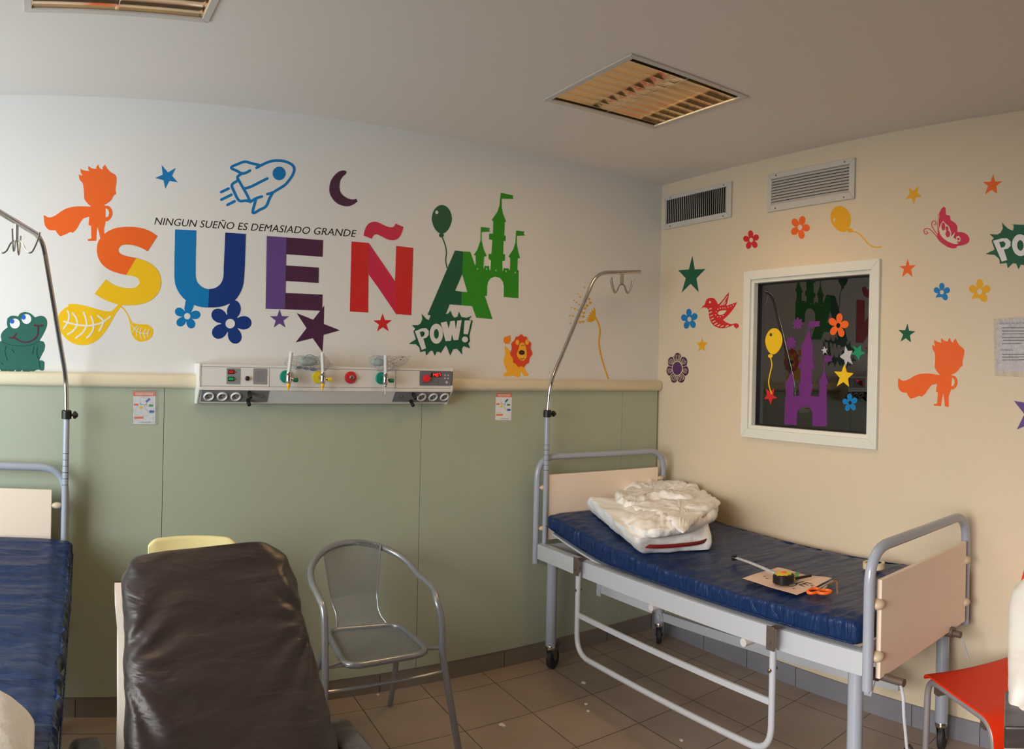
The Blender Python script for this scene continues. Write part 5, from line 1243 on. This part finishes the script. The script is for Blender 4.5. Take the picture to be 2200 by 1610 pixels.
# ---- recliners with loose covers
def leather(name, c, rough, amt=.5):
    m = mat(name, c, rough, spec=.5); nt = m.node_tree; b = nt.nodes['Principled BSDF']; N = nt.nodes.new; L = nt.links.new
    b.inputs['Sheen Weight'].default_value = .15
    tc = N('ShaderNodeTexCoord'); mp = N('ShaderNodeMapping'); mp.inputs['Scale'].default_value = (7, 9, 22); mp.inputs['Rotation'].default_value = (0, .35, 0)
    n = N('ShaderNodeTexNoise'); n.inputs['Scale'].default_value = 1; n.inputs['Detail'].default_value = 2.5; n.inputs['Distortion'].default_value = .8
    L(tc.outputs['Object'], mp.inputs[0]); L(mp.outputs[0], n.inputs['Vector'])
    bp_ = N('ShaderNodeBump'); bp_.inputs['Strength'].default_value = amt; bp_.inputs['Distance'].default_value = .012
    L(n.outputs['Fac'], bp_.inputs['Height']); L(bp_.outputs[0], b.inputs['Normal']); return m
BROWNL = leather('brown_leatherette', (43, 32, 30), .42, .6); CREAML = leather('cream_leatherette', (205, 200, 192), .5, .3); CREAMS = mat('cream_shell', (218, 208, 196), .45)
def recliner(o, rz, cover, shell, label, band=None, arm_top=.62, zk=1.0, so=.012):
    t = thing('recliner', label, 'armchair', (o[0], o[1], 0), rz)
    sec = [(.415,1.012,-.09,.125),(.411,1.007,-.145,.17),(.402,.997,-.195,.205),(.385,.98,-.222,.226),(.36,.95,-.235,.236),(.32,.905,-.236,.240),(.28,.855,-.232,.240),(.24,.805,-.234,.247),(.20,.755,-.236,.254),(.15,.695,-.238,.262),(.10,.635,-.242,.268),(.05,.575,-.248,.272),(.0,.515,-.25,.275),(-.03,.47,-.25,.275)]
    sec = [(q[0], q[1]*zk, q[2], q[3]) for q in sec]
    pts = catmull([(s[0], s[1], 0) for s in sec], 5); xl = catmull([(s[2], s[3], 0) for s in sec], 5)
    rings = []; nseg = 84; n = len(pts)
    for i in range(n):
        y0, z0 = pts[i].x, pts[i].y; a, c = xl[i].x, xl[i].y
        tn = (pts[min(i+1, n-1)]-pts[max(i-1, 0)]); tn = Vector((0, tn.x, tn.y)).normalized(); nr = Vector((0, -tn.z, tn.y)); 
        if nr.y > 0: nr = -nr
        th = .062*min(1, (i+1.2)/7)**.6; hw = (c-a)/2; cx = (a+c)/2; r = []
        for k in range(nseg):
            an = 2*pi*k/nseg; cs, sn = cos(an), sin(an)
            X = (abs(cs)**.42)*(1 if cs > 0 else -1); Yn = (abs(sn)**.62)*(1 if sn > 0 else -1)
            p = Vector((cx+X*hw, y0, z0))+nr*(Yn*th)
            e = abs(X); s_ = i/n
            # gathers radiating from pinch points at the two sides, plus broad slack folds
            pinch = 0
            for sx, zz in ((-1, .80), (1, .86)):
                dx, dz = (p.x-cx-sx*hw)*sx*-1, p.z-zz; ang = atan2(dz, dx+.02); dd = hypot(dx, dz)
                pinch += sin(ang*13+sx+noise.noise(p*5)*3)*max(0, 1-dd/.22)*.0075*min(1, dd/.05)
            w = noise.noise(Vector((p.x*5+s_, p.z*13+p.x*6, o[0]*9)))*.008+noise.noise(Vector((p.x*14-p.z*10, p.z*30, 3+o[0])))*.0035
            side = noise.noise(Vector((1 if cs > 0 else -1, p.z*34, o[0]*3)))*.007*e**6
            p.z += .022*X*max(0, 1-i/12) if i < 12 else 0
            p += nr*(w+pinch if sn > 0 else 0)+Vector((side*(1 if cs > 0 else -1), 0, 0))
            r.append(p)
        rings.append(r)
    mt(MB().loft(rings), 'backrest', cover, t, angle=80)
    # rigid shell behind the cover, showing along one edge
    b = MB(); rr = []
    for y, z, a, c in [(s[0]+.045, s[1]-.045, s[2], s[3]) for s in sec[4:]]:
        rr.append([Vector((a-so, y-.015, z)), Vector((a-so, y+.045, z+.02)), Vector((c+.004, y+.045, z+.02)), Vector((c+.004, y-.015, z))])
    b.loft(rr); mt(b, 'back_shell', shell, t, angle=60)
    # seat cushion
    b = MB(); rr = []
    for k in range(25):
        v = k/24; y = -.02-.50*v; e = min(v, 1-v); q = min(1, e/.12); hgt = .065*(1-(1-q)**2)**.5+.004
        rr.append([Vector((.012+.262*(abs(cos(a))**.35)*(1 if cos(a) > 0 else -1), y, .435+hgt*(abs(sin(a))**.6)*(1 if sin(a) > 0 else -1)+.006*noise.noise(Vector((cos(a)*3, y*12, 4))))) for a in [2*pi*j/48 for j in range(48)]])
    mt(MB().loft(rr), 'seat', cover, t, angle=70)
    for s, xa, xb in ((-1, -.375, -.270), (1, .262, .365)):
        b = MB(); rr = []
        for k in range(27):
            v = k/26; y = .235-.72*v; q = min(1, min(v, 1-v)/.07); q = (1-(1-q)**2)**.5*.9+.1; cx, hw = (xa+xb)/2, (xb-xa)/2
            zt_ = arm_top-.0*v
            ring_ = []
            for j in range(40):
                a = 2*pi*j/40; X = (abs(cos(a))**.5)*(1 if cos(a) > 0 else -1); Z = (abs(sin(a))**.7)*(1 if sin(a) > 0 else -1)
                w = 1+.05*noise.noise(Vector((X*2+s, y*18, Z*2)))
                ring_.append(Vector((cx+X*hw*w*(.75+.25*q), y, zt_-.085+Z*.085*q*w)))
            rr.append(ring_)
        mt(MB().loft(rr), 'armrest', cover, t, angle=70)
        mt(MB().box((xa+.02, -.40, .10), (xb-.02, .16, arm_top-.12)), 'arm_panel', shell, t, smooth=False, bevel=.01)
    mt(MB().box((-.25, -.46, .14), (.25, .02, .37)), 'seat_box', shell, t, smooth=False, bevel=.01)
    for x in (-.30, .30):
        for y in (-.36, .14):
            l = mt(MB().cyl((x, y, .045), (x, y, .12), .012), 'castor_stem', STEEL, t)
            mt(MB().lathe((x-.012, y, .030), (1,0,0), [(.01,0),(.028,0),(.030,.004),(.030,.020),(.028,.024),(.01,.024)], 20), 'castor_wheel', BLK, l)
    if band: mt(band, 'dark_band', BROWNL, t, smooth=False, bevel=.004)
    return t
recliner((.438, 1.70), radians(-1), BROWNL, CREAMS, 'reclined armchair under a wrinkled dark brown cover, in front of the yellow chair')
bnd = MB().box((-.240, .085, .80), (.20, .27, .845))
cr2 = recliner((1.494, .272), radians(-70.7), CREAML, CREAMS, 'cream armchair with a dark band cut off by the right edge', bnd, zk=1.055, so=-.03)

# ---- yellow plastic chair, mostly hidden behind the recliner
YP = mat('cream_yellow_plastic', (238, 226, 166), .4)
t = thing('plastic_chair', 'pale yellow plastic chair, only its top rail showing behind the brown recliner', 'chair', (.575, 2.75, 0))
def yb(u, v):
    x = .575+(u-.5)*.335*(1-.0*v); return Vector((x, 2.93+.04*(1-(2*u-1)**2)+.05*v, .52+.352*v))
b = MB(); rr = []
for k in range(33):
    u = k/32; e = min(u, 1-u); q = 1-(max(0, 1-e/.11))**2.2; top = .522+.33*(.94+.06*q)+.006*(1-(2*u-1)**2)
    y = 2.93+.035*(1-(2*u-1)**2); x = .575+(u-.5)*.345
    rr.append([Vector((x, y-.010, .50)), Vector((x, y+.030, top-.012)), Vector((x, y+.036, top-.003)), Vector((x, y+.046, top)), Vector((x, y+.058, top-.006)), Vector((x, y+.056, top-.03)), Vector((x, y+.012, .50))])
b.loft(rr).build('back_panel', YP, t, angle=50)
MB().box((.40,2.52,.425), (.75,2.95,.45)).build('seat', YP, t, smooth=False, bevel=.01)
for x in (.415, .735):
    for y in (2.54, 2.95): MB().cyl((x, y, 0), (x, y, .43 if y < 2.9 else .6), .014).build('leg', ALU, t)

# ---- red stool at the lower right
REDP = mat('red_plastic', (226, 52, 16), .45, spec=.25); GTUBE = mat('grey_tube', (150, 146, 148), .35, .2)
A_s, B_s = px_floor(1998, 1458, .44), px_floor(2128, 1548, .44)
dAB = (B_s-A_s); dAB.z = 0; Ld = dAB.length; f_ = dAB.normalized(); w_ = Vector((-f_.y, f_.x, 0)); 
if w_.x < 0: w_ = -w_
WS = .36
t = thing('red_stool', 'red seated stool with grey tube legs at the lower right, beside the cream armchair', 'stool', (A_s+B_s)/2+w_*WS/2-Vector((0, 0, .44)))
def st_pt(a, c, z): p = A_s+f_*a+w_*c; p.z = z; return p
rows = [(-.024,.434),(-.014,.446),(.004,.451),(.04,.452),(.15,.450),(.27,.449),(Ld-.05,.449),(Ld-.01,.443),(Ld+.020,.425),(Ld+.036,.395),(Ld+.042,.355)]
rw = catmull([(a, z, 0) for a, z in rows], 4); rr = []
b = MB(); rr = []
for i, p in enumerate(rw):
    tn = (rw[min(i+1, len(rw)-1)]-rw[max(i-1, 0)]).normalized(); nn = (-tn.y, tn.x)
    lo, hi = [], []
    for k in range(13):
        u = k/12; c = -.012+(WS+.024)*u; dip = -.008*sin(pi*u)
        if i < 4 or i > len(rw)-5: pass
        hi.append(st_pt(p.x+nn[0]*.005, c, p.y+nn[1]*.005+dip)); lo.append(st_pt(p.x-nn[0]*.003, c, p.y-nn[1]*.003+dip))
    rr.append(hi+lo[::-1])
b.loft(rr).build('seat', REDP, t, angle=60)
for c in (.0, WS):
    b = MB().tube(fillet([st_pt(-.03, c, 0), st_pt(-.012, c, .438), st_pt(Ld+.015, c, .434), st_pt(Ld+.06, c, 0)], .07, 8), .0125, 14); b.build('side_frame', GTUBE, t)
MB().box((0,0,0),(1,1,1)).warp(lambda v: st_pt(.03+.03*v.x, -.0+WS*v.y, .395+.030*v.z)).build('cross_bar', RUST, t, smooth=False)
MB().box((0,0,0),(1,1,1)).warp(lambda v: st_pt(Ld-.06+.03*v.x, -.0+WS*v.y, .395+.030*v.z)).build('cross_bar', RUST, t, smooth=False)
# ---- red chair whose back peeps over the cream armchair
cc = C0+ray(2197, 1226)*1.0; dd = ray(2202, 1232); dd.normalize(); pc = C0+dd*2.62
t = thing('red_chair', 'red chair of which one back corner shows above the cream armchair at the right edge', 'chair', (pc.x+.1, pc.y-.28, 0))
rd = Vector((.33, -.94, 0))
def rc(a, b_, z): return Vector((pc.x, pc.y, 0))+rd*a+Vector((.94, .33, 0))*b_+Vector((0, 0, z))
zt2 = pc.z+.012
b = MB(); rr = []
for k in range(25):
    u = k/24; e = min(u, 1-u); q = sqrt(max(0, 1-(1-min(1, e/.06))**2)); x = -.018+.37*u
    rr.append([rc(x, 0, zt2-.06-.10), rc(x, 0, zt2-.06+.06*q), rc(x, .012, zt2-.06+.06*q), rc(x, .012, zt2-.06-.10)])
b.loft(rr).build('backrest', REDP, t, angle=50)
MB().box((0,0,0),(1,1,1)).warp(lambda v: rc(0+.36*v.x, -.02-.36*v.y, .43+.02*v.z)).build('seat', REDP, t, smooth=False)
for a in (.03, .33):
    MB().tube([rc(a, .02, 0), rc(a, .02, zt2-.09)], .011).build('leg', GTUBE, t)
    MB().tube([rc(a, -.34, 0), rc(a, -.34, .44)], .011).build('leg', GTUBE, t)
# ---- crumbs of plaster and paper on the floor tiles
CH = mat('plaster_white', (226, 218, 202), .7)
for k, (x, y, r, lb) in enumerate(((1079,1560,.014,'largest pale scrap on the floor tiles in front of the silver armchair'),(812,1494,.006,'tiny white crumb under the silver armchair'),(1254,1468,.010,'pale flake on the floor near the head wheel of the window bed'),(1259,1514,.007,'upper of two pale crumbs under the guard rail'),(1264,1529,.007,'lower of two pale crumbs under the guard rail'),(1464,1592,.007,'pale crumb beneath the guard rail near the bottom edge'))):
    c = px_floor(x, y); n = 7
    b = MB(); b.loft([[c+Vector((cos(2*pi*j/n)*r*(.8+.4*random.random()), sin(2*pi*j/n)*r*(.8+.4*random.random())*1.3, h)) for j in range(n)] for h in (.0002, .004)])
    tag(b.build('paper_scrap', CH, smooth=False), lb, 'scrap', 'scraps on the floor tiles')

# ---- every separate piece of these small fittings is a part of its own
def split_parts(old, new):
    for o in [x for x in list(bpy.data.objects) if x.type == 'MESH' and x.name.split('.')[0] == old]:
        me = o.data; n = len(me.vertices); par = list(range(n))
        def find(i):
            while par[i] != i: par[i] = par[par[i]]; i = par[i]
            return i
        for e_ in me.edges:
            a, c = find(e_.vertices[0]), find(e_.vertices[1])
            if a != c: par[a] = c
        groups = {}
        for i in range(n): groups.setdefault(find(i), []).append(i)
        if len(groups) < 2: o.name = new; continue
        for k, idx in enumerate(groups.values()):
            mp = {v: j for j, v in enumerate(idx)}
            m2 = bpy.data.meshes.new(new)
            fs = [tuple(mp[v] for v in p.vertices) for p in me.polygons if p.vertices[0] in mp]
            m2.from_pydata([tuple(me.vertices[v].co) for v in idx], [], fs); m2.materials.append(me.materials[0])
            sm_ = me.polygons[0].use_smooth
            for p in m2.polygons: p.use_smooth = sm_
            if sm_: m2.set_sharp_from_angle(angle=radians(35))
            c = bpy.data.objects.new(new, m2); COL.objects.link(c); c.parent = o.parent; c.matrix_local = o.matrix_local.copy()
        bpy.data.objects.remove(o)
for a_, b_ in (('pupils', 'pupil'), ('eye_whites', 'eye_white'), ('nose', 'face_mark'), ('white_marks', 'white_mark'), ('wing_spots', 'wing_spot'), ('end_caps', 'end_cap'),
               ('indicator_dots', 'indicator_dot'), ('contact_holes', 'contact_hole'), ('keypad', 'key'), ('led_dots', 'led_dot'), ('roller_bar', 'roller_bar'), ('lettering', 'white_letter'), ('height_marks', 'height_mark'), ('bag_print', 'bag_print'), ('rear_stub', 'rear_stub'), ('yellow_rivets', 'yellow_rivet')):
    split_parts(a_, b_)
